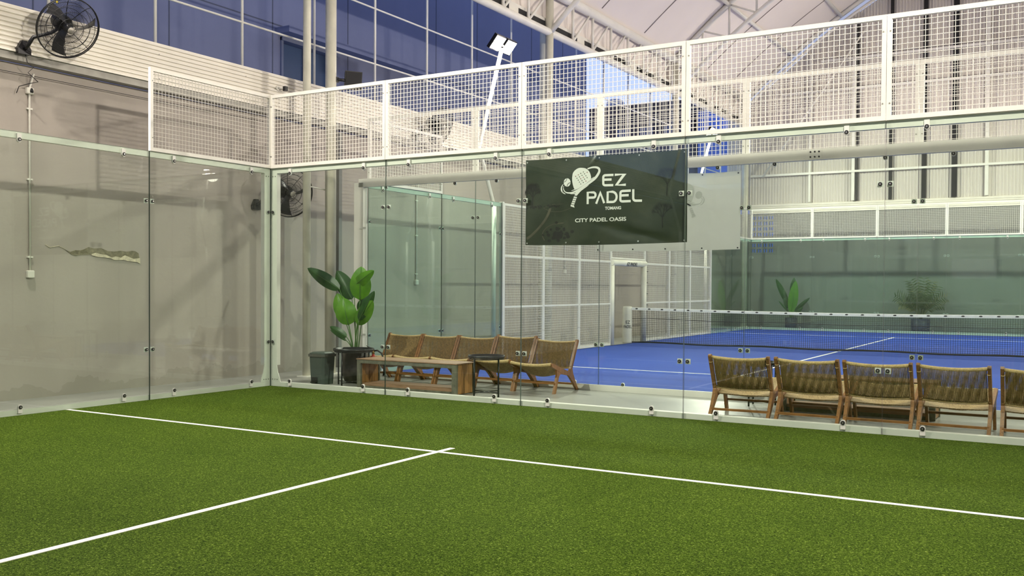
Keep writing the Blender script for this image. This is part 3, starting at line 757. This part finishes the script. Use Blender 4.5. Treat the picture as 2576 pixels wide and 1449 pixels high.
# ------------------------------------------------------------------ woven lounge chairs
def make_chair():
    t = thing('lounge_chair', '', 'chair', (0,0,0), 0, 'woven lounge chairs in the corridor')
    W = .305
    rear = [(.335,.668),(.352,.684),(.378,.680),(.388,.662),(.262,.42),(.200,.30),(.222,.235),(.300,.11),(.388,.0),(.335,.0),(.250,.085),(.150,.175),(.095,.215),(.105,.25),(.150,.30)]
    front = [(-.250,.345),(-.075,.262),(-.090,.250),(-.150,.245),(-.180,.215),(-.262,.0),(-.322,.0),(-.232,.24),(-.240,.29)]
    rail = [(-.392,.392),(-.375,.408),(-.350,.405),(.118,.258),(.110,.212),(-.06,.240),(-.375,.360)]
    for s in (-1, 1):
        a, b = (s*W-.016, s*W+.016)
        MB().prism(rear, a, b).build('leg', TEAK, t); MB().prism(front, a+.002, b-.002).build('leg', TEAK, t); MB().prism(rail, a-.002*(s>0), b+.002*(s<0)).build('seat_rail', TEAK, t)
    MB().bar((-W,-.270,.135), (W,-.270,.135), .035, .024).build('stretcher', TEAKX, t)
    MB().bar((-W,.300,.085), (W,.300,.085), .035, .024).build('stretcher', TEAKX, t)
    sag = lambda x: 1-(x/W)**2
    def rail_(y, z, d, r): return MB().path([(x, y, z - d*sag(x)) for x in [W*(k/8-1) for k in range(17)]], r, 10)
    rail_(-.372,.392,.026,.021).build('front_cord_wrap', CORDL, t)
    rail_(.350,.655,.022,.018).build('top_cord_wrap', CORDL, t)
    rail_(.178,.318,.018,.016).build('lower_cord_wrap', CORDL, t)
    def seat(u, v):
        x = (W-.014)*(2*u-1); y = -.365 + .475*v; z = .400 - .155*v - (.030+.075*sin(pi*min(1,v*1.0)))*sag(x)*(.45+.55*sin(pi*v)) - .0
        return (x, y, z + .0018*sin(140*y)*sin(110*x))
    MB().sheet(seat, 40, 24, (0,0,-.012)).build('seat', RATT, t)
    m = MB(); n = 46
    for i in range(n):
        x = (W-.024)*(2*(i+.5)/n-1)
        for lay, dx, r in ((-1,0,.0053), (1,.5,.0034)):
            xx = x + dx*(2*W/n)
            if abs(xx) > W-.02: continue
            s = sag(xx)
            P = []
            for k in range(5):
                v = k/4; P.append((xx + .002*sin(9*v+i)*(lay<0), .180+.170*v + (-.019 if lay < 0 else .015)*1.0 + .034*sin(pi*v)*(.5 if lay>0 else .75)*s, .322+.333*v - (.018+.004*v)*s + 0))
            m.path(P, r, 5)
    m.build('backrest', CORD, t)
    m = MB()
    for s in (-1,1):
        for z_, y_ in ((.60,.338),(.33,.185)): m.path([(s*W+.0165*cos(a)-s*.004, y_+.026*sin(a), z_-.006*sin(a)) for a in [2*pi*k/10 for k in range(10)]], .004, 5, closed=True)
    m.build('cord_tie', CORDL, t)
    return t
ch = make_chair()
FA = ['leftmost of the five woven chairs facing the green court, half behind the tray table', 'second from left of the five woven chairs facing the green court', 'middle one of the five woven chairs facing the green court', 'fourth from left of the chairs facing the green court, standing slightly taller', 'rightmost of the five woven chairs facing the green court, its side frame visible']
XA = [.812,1.460,2.108,2.756,3.404]
for k in range(5):
    if k == 0: c = ch; c.location = (XA[0],1.655,0); c['label'] = FA[0]
    else: c = dup(ch, (XA[k],1.655+(.015 if k == 3 else 0),0), 0, FA[k])
    if k == 3: c.scale = (1,1,1.045)
FB = ['leftmost of the woven chairs seen from behind on the right', 'second woven chair from left in the row seen from behind', 'middle woven chair of the row seen from behind', 'fourth woven chair from left in the row seen from behind', 'last woven chair of the row seen from behind, cut by the right edge']
XB = [6.465,7.185,7.875,8.575,9.30]
for k in range(5):
    c = dup(ch, (XB[k], .735+.02*(k%2), 0), pi + (.03,-.01,.015,-.01,.02)[k], FB[k]); c.scale = (1.025,1,1.0)

# ------------------------------------------------------------------ wooden tables
def make_bench():
    t = thing('coffee_table', 'long slatted wooden coffee table with grey edges in front of the chairs', 'table', (1.12,.5,0), 0, 'slatted wooden coffee tables')
    Lx, Dy, H = 1.64, .42, .40
    MB().box((0,-.004,.0), (.065,.03,H-.05)).box((Lx-.075,-.004,.0), (Lx,.03,H-.05)).box((0,-.004,H-.055), (Lx,.03,H-.004)).build('front_frame', EDGEM, t)
    MB().box((-.006,-.01,H-.006), (Lx+.006,Dy+.01,H+.006)).build('top', TOPW, t)
    MB().box((.06,.03,.035), (Lx-.06,Dy,.075)).build('bottom_shelf', TOPW, t)
    MB().box((.06,.02,.0), (Lx-.06,.04,.04)).build('lower_rail', EDGEM, t)
    MB().box((0,Dy-.03,.0), (.065,Dy,H-.008)).box((Lx-.065,Dy-.03,.0), (Lx,Dy,H-.008)).box((.065,Dy-.03,H-.055), (Lx-.065,Dy,H-.008)).build('back_frame', EDGEM, t)
    for x0 in (.012, Lx-.055):
        for k in range(4):
            y0_ = .033+.090*k; MB().box((x0,y0_,.01), (x0+.043,y0_+.083,H-.01)).build('slat', SLATW, t)
    return t
bn = make_bench()
dup(bn, (6.66,1.36,0), 0, 'low wooden table half hidden behind the chairs seen from behind')

def tray_table(x, y, r, h, label, rot=.3):
    t = thing('tray_table', label, 'table', (x,y,0), rot, 'round black tray tables')
    MB().lathe([(0,h-.035),(r-.01,h-.035),(r,h-.028),(r,h),(r-.006,h),(r-.009,h-.026),(0,h-.026)], (0,0,0), 40).build('tray', BLACKM, t)
    for k in range(4):
        a = pi/4+pi/2*k; MB().tube((r*.93*cos(a),r*.93*sin(a),0), (r*.93*cos(a),r*.93*sin(a),h-.03), .011, 8).build('leg', BLACKM, t)
    MB().tube((r*.93*cos(pi/4),r*.93*sin(pi/4),.05), (-r*.93*cos(pi/4),-r*.93*sin(pi/4),.05), .006, 6).tube((r*.93*cos(3*pi/4),r*.93*sin(3*pi/4),.05), (-r*.93*cos(3*pi/4),-r*.93*sin(3*pi/4),.05), .006, 6).build('cross_brace', BLACKM, t)
    MB().path([(r*.93*cos(2*pi*k/24),r*.93*sin(2*pi*k/24),h-.045) for k in range(24)], .007, 6, closed=True).build('support_ring', BLACKM, t)
    return t
tray_table(.835,.765,.285,.52,'round black tray table in front of the potted plant', .05+pi/4)
tray_table(3.07,.72,.235,.52,'round black tray table at the right end of the wooden coffee table', .56)
tray_table(6.36,1.66,.20,.53,'round black tray table mostly hidden behind the leftmost rear-facing chair', .1)

# bin
bn2 = thing('pedal_bin', 'dark grey plastic pedal bin on the floor by the corner post', 'bin', (.320,.69,0))
def rr(x0, x1, y0, y1, z, r=.03):
    return [(x0+r,y0,z),(x1-r,y0,z),(x1,y0+r,z),(x1,y1-r,z),(x1-r,y1,z),(x0+r,y1,z),(x0,y1-r,z),(x0,y0+r,z)]
MB().loft([rr(-.125,.125,-.12,.12,0), rr(-.143,.143,-.135,.135,.395)]).build('body', GREYP, bn2)
MB().loft([rr(-.155,.155,-.147,.147,.39), rr(-.157,.157,-.149,.149,.425)]).build('rim', GREYD, bn2)
MB().loft([rr(-.143,.143,-.135,.135,.425), rr(-.143,.143,-.135,.135,.437), rr(-.11,.11,-.11,.11,.455)]).build('lid', GREYP, bn2)
MB().box((-.08,-.160,.02), (.02,-.118,.035)).box((-.085,-.1285,.03), (.025,-.1225,.10)).build('pedal', BLACK, bn2)

# fire extinguisher behind pot
fx = thing('fire_extinguisher', 'red fire extinguisher with black hose tucked behind the tray table', 'fire extinguisher', (.89,1.13,0))
MB().lathe([(0,0),(.062,0),(.065,.02),(.065,.33),(.045,.38),(.02,.40),(.018,.43),(0,.43)], (0,0,0), 20).build('cylinder', RED, fx)
MB().lathe([(0,.42),(.02,.42),(.02,.47),(0,.47)], (0,0,0), 12).build('valve', BRASS, fx)
MB().box((-.012,-.012,.465), (.012,.012,.49)).bar((.01,0,.485), (-.12,0,.535), .02, .008).bar((.01,0,.475), (-.11,0,.47), .02, .008).build('lever', BLACKM, fx)
MB().path([(.01,0,.465),(.08,0,.475),(.15,-.0,.44),(.19,0,.36),(.20,0,.25),(.19,0,.12)], .013, 8).build('hose', RUBBER, fx)

# ------------------------------------------------------------------ plants
def leaf(base, tip, w, material, parent, face=(.51,-.86,0), bend=.05, fold=.0, name='leaf'):
    base = Vector(base); tip = Vector(tip); ax = tip-base; L = ax.length; t = ax.normalized(); f = Vector(face).normalized()
    side = t.cross(f).normalized(); nrm = side.cross(t).normalized()
    if nrm.dot(f) < 0: nrm = -nrm
    def fn(u, v):
        s = 2*u-1; prof = (sin(pi*min(1, v**.8))**.62) if 0 < v < 1 else 0.02
        ww = w/2*max(.02, prof)
        return tuple(base + t*(L*v) + side*(s*ww) + nrm*(bend*sin(pi*v) - abs(s)*ww*.30*(1+fold) - .0) + Vector((0,0,-bend*.5*v*v)))
    n = MB().sheet(fn, 6, 16, tuple(-nrm*.0015)); o = n.build(name, material, parent)
    MB().path([tuple(base + t*(L*v) + nrm*(bend*sin(pi*v)+.002) + Vector((0,0,-bend*.5*v*v))) for v in [k/10*.97 for k in range(11)]], [.006*(1-.08*k) for k in range(11)], 5).build('midrib', STEM, o)
    return o
def stalk(p0, p1, parent, r=.008, out=.03):
    p0 = Vector(p0); p1 = Vector(p1); mid = (p0+p1)/2; mid.x += (p0.x-p1.x)*.15; mid.z += out
    MB().path(smooth3([p0, mid, p1]), [r*1.3, r*1.2, r*1.1, r, r, r*.9, r*.8, r*.8, r*.7][:9], 6).build('stalk', STEM, parent)
def smooth3(P):
    a, b, c = P; return [tuple(a*(1-t)**2 + b*2*t*(1-t) + c*t*t) for t in [k/8 for k in range(9)]]
pp = thing('potted_plant', 'tall broad-leaved potted plant in a dark brown pot by the columns', 'plant', (.60,1.08,0))
MB().lathe([(0,0),(.12,0),(.16,.04),(.195,.14),(.20,.24),(.185,.36),(.175,.47),(.16,.47),(.15,.43),(0,.43)], (0,0,0), 32).build('pot', POTM, pp)
MB().lathe([(0,.43),(.155,.43),(.12,.445),(0,.45)], (0,0,0), 20).build('soil', SOIL, pp)
# leaf list: attach point, tip (x, dy, z), width, material
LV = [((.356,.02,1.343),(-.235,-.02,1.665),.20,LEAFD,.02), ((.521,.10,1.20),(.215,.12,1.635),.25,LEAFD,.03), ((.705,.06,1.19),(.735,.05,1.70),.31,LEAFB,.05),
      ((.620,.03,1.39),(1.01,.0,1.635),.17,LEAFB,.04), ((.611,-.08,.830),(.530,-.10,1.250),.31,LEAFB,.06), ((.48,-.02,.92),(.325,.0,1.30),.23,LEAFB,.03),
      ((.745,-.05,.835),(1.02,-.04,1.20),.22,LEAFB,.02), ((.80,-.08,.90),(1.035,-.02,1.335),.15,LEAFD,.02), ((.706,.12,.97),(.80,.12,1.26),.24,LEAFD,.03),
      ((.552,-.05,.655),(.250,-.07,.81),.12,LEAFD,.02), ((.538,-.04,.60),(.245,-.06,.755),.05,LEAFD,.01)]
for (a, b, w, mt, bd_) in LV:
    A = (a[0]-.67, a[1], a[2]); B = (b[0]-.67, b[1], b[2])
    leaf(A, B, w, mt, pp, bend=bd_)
    stalk((.06*(A[0]*2), A[1]*.5, .44), A, pp)
# far plants behind the far glass
p2 = thing('potted_plant', 'small broad-leaved plant in a slate pot behind the far glass', 'plant', (1.15,22.85,0))
MB().lathe([(0,0),(.15,0),(.19,.05),(.20,.40),(.18,.40),(.17,.36),(0,.36)], (0,0,0), 24).build('pot', POTB, p2)
for (a, b, w, mt) in (((-.10,0,.85),(-.52,0,1.72),.20,LEAFD), ((.03,0,1.15),(.10,0,1.76),.20,LEAFD), ((.02,-.05,.55),(.16,-.05,1.66),.32,LEAFB), ((-.12,0,.70),(-.20,0,1.18),.20,LEAFD), ((.12,0,.62),(.62,0,1.10),.13,LEAFD), ((.12,-.03,.50),(.40,-.03,.78),.14,LEAFD), ((-.10,0,.60),(-.42,0,.98),.07,LEAFD)):
    leaf(a, b, w, mt, p2, face=(.3,-.95,0)); stalk((0,0,.36), a, p2, .01)
p3 = thing('potted_palm', 'wide bushy palm in a slate pot behind the far glass', 'plant', (5.2,22.8,0))
MB().lathe([(0,0),(.22,0),(.27,.06),(.29,.45),(.26,.45),(.25,.4),(0,.4)], (0,0,0), 24).build('pot', POTB, p3)
for k in range(22):
    a = -pi/2 + (k/21-.5)*2.6 + random.uniform(-.08,.08); ln = random.uniform(.75,1.05); dy = random.uniform(-.35,.35)
    lean = (k/21-.5)*2
    P = [Vector((0,0,.38)), Vector((lean*.25, dy*.4, .95)), Vector((lean*random.uniform(.6,.9), dy, random.uniform(1.15,1.85)-abs(lean)*.35))]
    Q = smooth3(P); m = MB(); m.path(Q, [.010-.001*j for j in range(9)], 5)
    for j in range(3, 9):
        for s in (-1, 1):
            for h in (0, .5):
                p = Vector(Q[j]) if h == 0 or j == 8 else (Vector(Q[j])+Vector(Q[j+1]))/2
                t_ = (Vector(Q[min(j+1,8)])-Vector(Q[j-1])).normalized(); sd = t_.cross(Vector((0,-1,0))).normalized()*s
                d = (t_*.55+sd+Vector((0,random.uniform(-.3,.3),-.3))).normalized(); L_ = .22*(1-.06*abs(j-6)); wv = t_*.016
                m.add([tuple(p), tuple(p+d*L_*.5+wv), tuple(p+d*L_), tuple(p+d*L_*.5-wv)], [(0,1,2,3)])
    m.build('frond', FROND2 if k % 6 == 2 else PALM, p3)

# ------------------------------------------------------------------ wall fans
def make_fan(R=.37):
    """axis +z local = front of the fan, origin at cage centre"""
    root = bpy.data.objects.new('fan_head', None)
    parts = {}
    m = MB()
    def prof(r): return .085*sqrt(max(0, 1-(r/R)**2.6))
    for k in range(120):
        a = 2*pi*k/120
        for s in (1,-1):
            P = [(r*cos(a+.25*(r/R)*s), r*sin(a+.25*(r/R)*s), s*prof(r)*(1 if s > 0 else .9)) for r in [R*q for q in (.15,.4,.62,.8,.93,1)]]
            m.path(P, .0013, 3, 0, False)
    for r in (.99,.80,.6,.4):
        for s in (1,-1): m.path([(R*r*cos(2*pi*k/40), R*r*sin(2*pi*k/40), s*prof(R*r)) for k in range(40)], .003 if r < .9 else .007, 5, closed=True)
    for k in range(8):
        a = 2*pi*k/8+.2
        m.path([(r*cos(a), r*sin(a), -prof(r)*.92) for r in [R*q for q in (.12,.4,.65,.85,1)]], .0042, 5)
    parts['cage'] = (m, CAGE)
    m = MB()
    for k in range(3):
        a0 = 2*pi*k/3
        def bl(u, v):
            r = .055 + (R-.09)*v; ang = a0 + (u-.5)*(.52-.12*v) + .45*v; return (r*cos(ang), r*sin(ang), (u-.5)*.085 - .015)
        m.sheet(bl, 6, 8, (0,0,.002))
    m.lathe([(0,-.04),(.05,-.04),(.055,.02),(.03,.04),(0,.045)], (0,0,0), 16)
    parts['blades'] = (m, mat('fan_blade', (.06,.06,.065), .35, .5))
    parts['motor'] = (MB().lathe([(0,-.30),(.07,-.30),(.095,-.27),(.105,-.16),(.10,-.10),(.08,-.085),(0,-.085)], (0,0,0), 20), BLACK)
    parts['badge'] = (MB().lathe([(0,.083),(.042,.083),(.042,.090),(0,.092)], (0,0,0), 20), mat('fan_badge', (.35,.33,.30), .4, .4))
    return parts
FP = make_fan()
def place_fan(center, axis, wall, label, R=.37):
    ax = Vector(axis).normalized(); q = ax.to_track_quat('Z', 'Y'); t = thing('wall_fan', label, 'fan', wall, 0, 'wall mounted cage fans')
    c = Vector(center) - Vector(wall); M = Matrix.Translation(c) @ q.to_matrix().to_4x4()
    for nm, (m, mt) in FP.items():
        if isinstance(m, MB): me = m.build(nm, mt, t).data; FP[nm] = (me, mt); o = [x for x in t.children if x.data == me][0]
        else: o = bpy.data.objects.new(nm, m); C.objects.link(o); o.parent = t
        o.matrix_local = M
    mot = c - ax*.20
    MB().path([(.02,0,0), (.10,.0,.03), (.17,.03,.13), tuple(mot*.75+Vector((0,0,-.05))), tuple(mot+Vector((0,0,-.06))), tuple(mot)], [.030,.027,.022,.020,.020,.024], 8).build('arm', BLACKM, t)
    MB().prism([(-.08,-.06),(.08,-.06),(.085,0),(.03,.10),(-.03,.10),(-.085,0)], .0, .05).build('wall_bracket', BLACKM, t)
    return t
f1 = place_fan((-.80,-2.515,4.445), (.82,-.10,-.50), (-1.20,-2.84,4.17), 'black cage fan high on the left cladding near the photo corner')
MB().path([(.03,.02,-.05),(.05,.03,-.15),(.06,.10,-.20),(.05,.04,-.27),(.06,.16,-.36),(.0,.10,-.38),(-.10,.02,-.42),(-.12,.0,-.50)], .005, 5).build('power_cable', BLACK, f1)
ax_ = Vector((.82,-.10,-.50)).normalized(); e_ = Vector((-.566*.5,-.824*.5,0)) + Vector((.19,-.13,.97))*.87; e_ = (e_ - ax_*e_.dot(ax_)).normalized()
o = MB().disc(Vector((-.80,-2.515,4.445)) - Vector((-1.20,-2.84,4.17)) + e_*.355 + ax_*.02, ax_, .013, .004, 8).build('yellow_sticker', YEL, f1)
place_fan((-.88,1.30,2.81), (.93,-.32,-.23), (-1.38,1.05,2.62), 'black cage fan on the wall just behind the corner post')
f3 = place_fan((-.83,5.22,4.40), (.94,.06,-.38), (-1.20,4.86,4.18), 'black cage fan on the left cladding seen through the upper mesh')

# conduits with sockets
def conduit(y, z0, z1, label, topbox=True):
    t = thing('cable_conduit', label, 'conduit', (WX,y,z0))
    MB().path([(.018,0,.06), (.018,0,z1-z0-.1), (.018,0,z1-z0+.02), (.06,.03,z1-z0+.20)], .013, 8).build('pipe', PVC, t)
    MB().bev((0,-.045,-.03), (.05,.045,.06), .008).build('socket_box', PVC, t)
    if topbox: MB().bev((0,-.045,z1-z0-.05), (.05,.045,z1-z0+.03), .008).build('socket_box', PVC, t)
    m = MB()
    for zz in (.9,.1): m.box((0,-.035,(z1-z0)*zz-.01), (.03,.035,(z1-z0)*zz+.01))
    m.box((0,-.035,(z1-z0)*.52-.01), (.03,.035,(z1-z0)*.52+.01))
    m.build('pipe_clip', PVC, t)
    if topbox: MB().lathe([(0,0),(.02,0),(.022,.02),(.012,.05),(0,.055)], (.05,.01,z1-z0-.03), 12).build('plug', BLACK, t)
    return t
conduit(-2.65,1.50,3.74,'white conduit and socket box running down the left wall below the fan')
conduit(5.20,1.45,3.20,'white conduit seen through the near side glass of the blue court', False)
conduit(11.3,1.75,3.3,'white conduit seen through the side doorway of the blue court', False)

# speaker on column, camera on cladding
sp = thing('loudspeaker', 'black box loudspeaker bracketed to the thicker round column', 'speaker', (-.5,1.98,4.60))
MB().loft([[(.02,.10,-.07),(.17,.34,-.07),(.10,.42,-.07),(-.08,.20,-.07)], [(.04,.10,.20),(.19,.34,.20),(.10,.44,.20),(-.08,.22,.20)]]).build('cabinet', BLACK, sp)
MB().loft([[(.03,.11,-.055),(.165,.325,-.055),(.172,.321,-.055),(.037,.106,-.055)], [(.048,.11,.185),(.183,.325,.185),(.190,.321,.185),(.055,.106,.185)]]).build('grille', mat('speaker_grille', (.02,.02,.022), .8), sp)
MB().tube((-.06,-.06,.04), (.04,.16,.05), .025, 8).box((-.09,-.07,.0), (-.02,.02,.08)).build('bracket', BLACKM, sp)
cc = thing('security_camera', 'small black and white camera on the cladding near the corner post top', 'camera', (-1.2,1.34,4.46))
MB().disc((.01,0,0), (1,0,0), .035, .02, 14).tube((.02,0,0), (.07,.05,.0), .012, 8).build('mount', PVC, cc)
MB().loft([rr(.05,.11,.06,.13,-.035,.01), rr(.05,.11,.06,.13,.035,.01)]).build('camera_body', BLACK, cc)

# ------------------------------------------------------------------ floodlights
PW = 575
def flood(x, y, s, label, x_bend=.42, power=PW, vis=True, fill=1):
    """s=+1: stands on the low-x side and aims towards +x"""
    t = thing('floodlight_mast', label, 'floodlight', (x,y,0), 0, 'floodlight masts of the courts')
    MB().path([(-s*.17,0,0), (-s*.17,0,2.95)], .045, 8).build('mast', WHITE, t)
    MB().path([(-s*.17,0,2.93), (-s*.52,0,4.10), (-s*.02,0,5.95)], .038, 8).build('bent_arm', WHITE, t)
    d = Vector((s*.77,0,-.64)).normalized(); up = Vector((s*.64,0,.77)).normalized()
    for k, yy in enumerate((-.20,.20)):
        c = Vector((s*.02, yy, 6.0))
        R4 = [tuple(c + Vector((0,a*.17,0)) + up*b*.15 - d*.0) for a, b in ((-1,-1),(1,-1),(1,1),(-1,1))]
        R5 = [tuple(Vector(p) - d*.07) for p in R4]
        h = MB().loft([R5, R4]).build('lamp_housing', BLACKM, t)
        R6 = [tuple(c + Vector((0,a*.15,0)) + up*b*.13 + d*.004) for a, b in ((-1,-1),(1,-1),(1,1),(-1,1))]
        R7 = [tuple(Vector(p) - d*.003) for p in R6]
        MB().loft([R7, R6]).build('lens', LENS, h)
    MB().tube((s*.0,-.36,6.0), (s*.0,.36,6.0), .02, 8).build('crossarm', WHITE, t)
    L = bpy.data.lights.new('flood_beam', 'AREA'); L.shape = 'RECTANGLE'; L.size = .34; L.size_y = .2; L.energy = power; L.color = (1,.915,.79)
    lo = bpy.data.objects.new('flood_beam', L); C.objects.link(lo); lo.parent = t
    lo.location = Vector((s*.02,0,6.0)) + d*.02; lo.rotation_euler = Matrix((Vector((0,1,0)), (-d).cross(Vector((0,1,0))), -d)).transposed().to_euler()
    P = bpy.data.lights.new('added_fill', 'POINT'); P.energy = power*.085*fill; P.shadow_soft_size = .25; P.color = (1,.89,.77)  # added point light at the lamp head, lifts the roof and walls
    po = bpy.data.objects.new('added_fill', P); C.objects.link(po); po.parent = t; po.location = Vector((s*.02,0,6.0)) + d*.22
    return t
flood(0, -4, 1, 'floodlight mast of the green court on the left side, nearer the camera view')
flood(10, -4, -1, 'floodlight mast of the green court on the right side, outside the frame')
flood(0, -16, 1, 'floodlight mast of the green court far behind the camera on the left', power=PW*.12)
flood(10, -16, -1, 'floodlight mast of the green court far behind the camera on the right', power=PW*.12)
flood(0, 6.09, 1, 'lit floodlight on a bent white mast left of the blue court, nearer one', fill=.35)
flood(10, 6.09, -1, 'floodlight mast at the near right of the blue court, outside the frame')
flood(0, 18.1, 1, 'lit floodlight glowing at the far left of the blue court')
flood(10, 18.1, -1, 'floodlight mast at the far right of the blue court, outside the frame')
flood(21.5, 18.1, -1, 'floodlight mast of the next court seen as a reflection in the left glass')
flood(11.5, 18.1, 1, 'floodlight mast of the next court behind the far right')

# ------------------------------------------------------------------ world, camera
w = bpy.data.worlds.new('dusk'); SC.world = w; w.use_nodes = True; n = w.node_tree.nodes; l = w.node_tree.links
bg = n['Background']; tc = n.new('ShaderNodeTexCoord'); sep = n.new('ShaderNodeSeparateXYZ'); l.new(tc.outputs['Generated'], sep.inputs[0])
cr = n.new('ShaderNodeValToRGB'); cr.color_ramp.elements[0].position = 0; cr.color_ramp.elements[0].color = (.52,.64,.98,1); cr.color_ramp.elements[1].position = .7; cr.color_ramp.elements[1].color = (.42,.53,.92,1)
l.new(sep.outputs['Z'], cr.inputs[0]); l.new(cr.outputs[0], bg.inputs[0]); bg.inputs[1].default_value = 1.15

cam = bpy.data.cameras.new('camera'); co = bpy.data.objects.new('camera', cam); C.objects.link(co)
Rv = Vector((0.85866,0.51251,0.00610)); Uv = Vector((-0.01513,0.01345,0.99980)); Fv = Vector((-0.51232,0.85858,-0.01930))
Mx = Matrix((Rv, Uv, -Fv)).transposed().to_4x4(); Mx.translation = Vector((9.6588,-9.6988,1.4119)); co.matrix_world = Mx
cam.sensor_width = 36; cam.lens = 36*2422.99/2576; cam.shift_x = .7244/2576; cam.shift_y = 40.88/2576; cam.clip_end = 300; cam.clip_start = .05
SC.camera = co
SC.view_settings.view_transform = 'Standard'; SC.view_settings.look = 'None'; SC.view_settings.gamma = 1; SC.view_settings.exposure = 0
SC.cycles.transparent_max_bounces = 64; SC.cycles.max_bounces = 5; SC.cycles.diffuse_bounces = 3; SC.cycles.glossy_bounces = 3; SC.cycles.caustics_reflective = False; SC.cycles.caustics_refractive = False; SC.cycles.use_denoising = True; SC.cycles.use_adaptive_sampling = True; SC.cycles.adaptive_threshold = .025; LENS.cycles.emission_sampling = 'NONE'
for o in list(bpy.data.objects):
    if o.name in ('printed_logo', 'show_through', 'fan_head') and not o.users_collection: bpy.data.objects.remove(o)
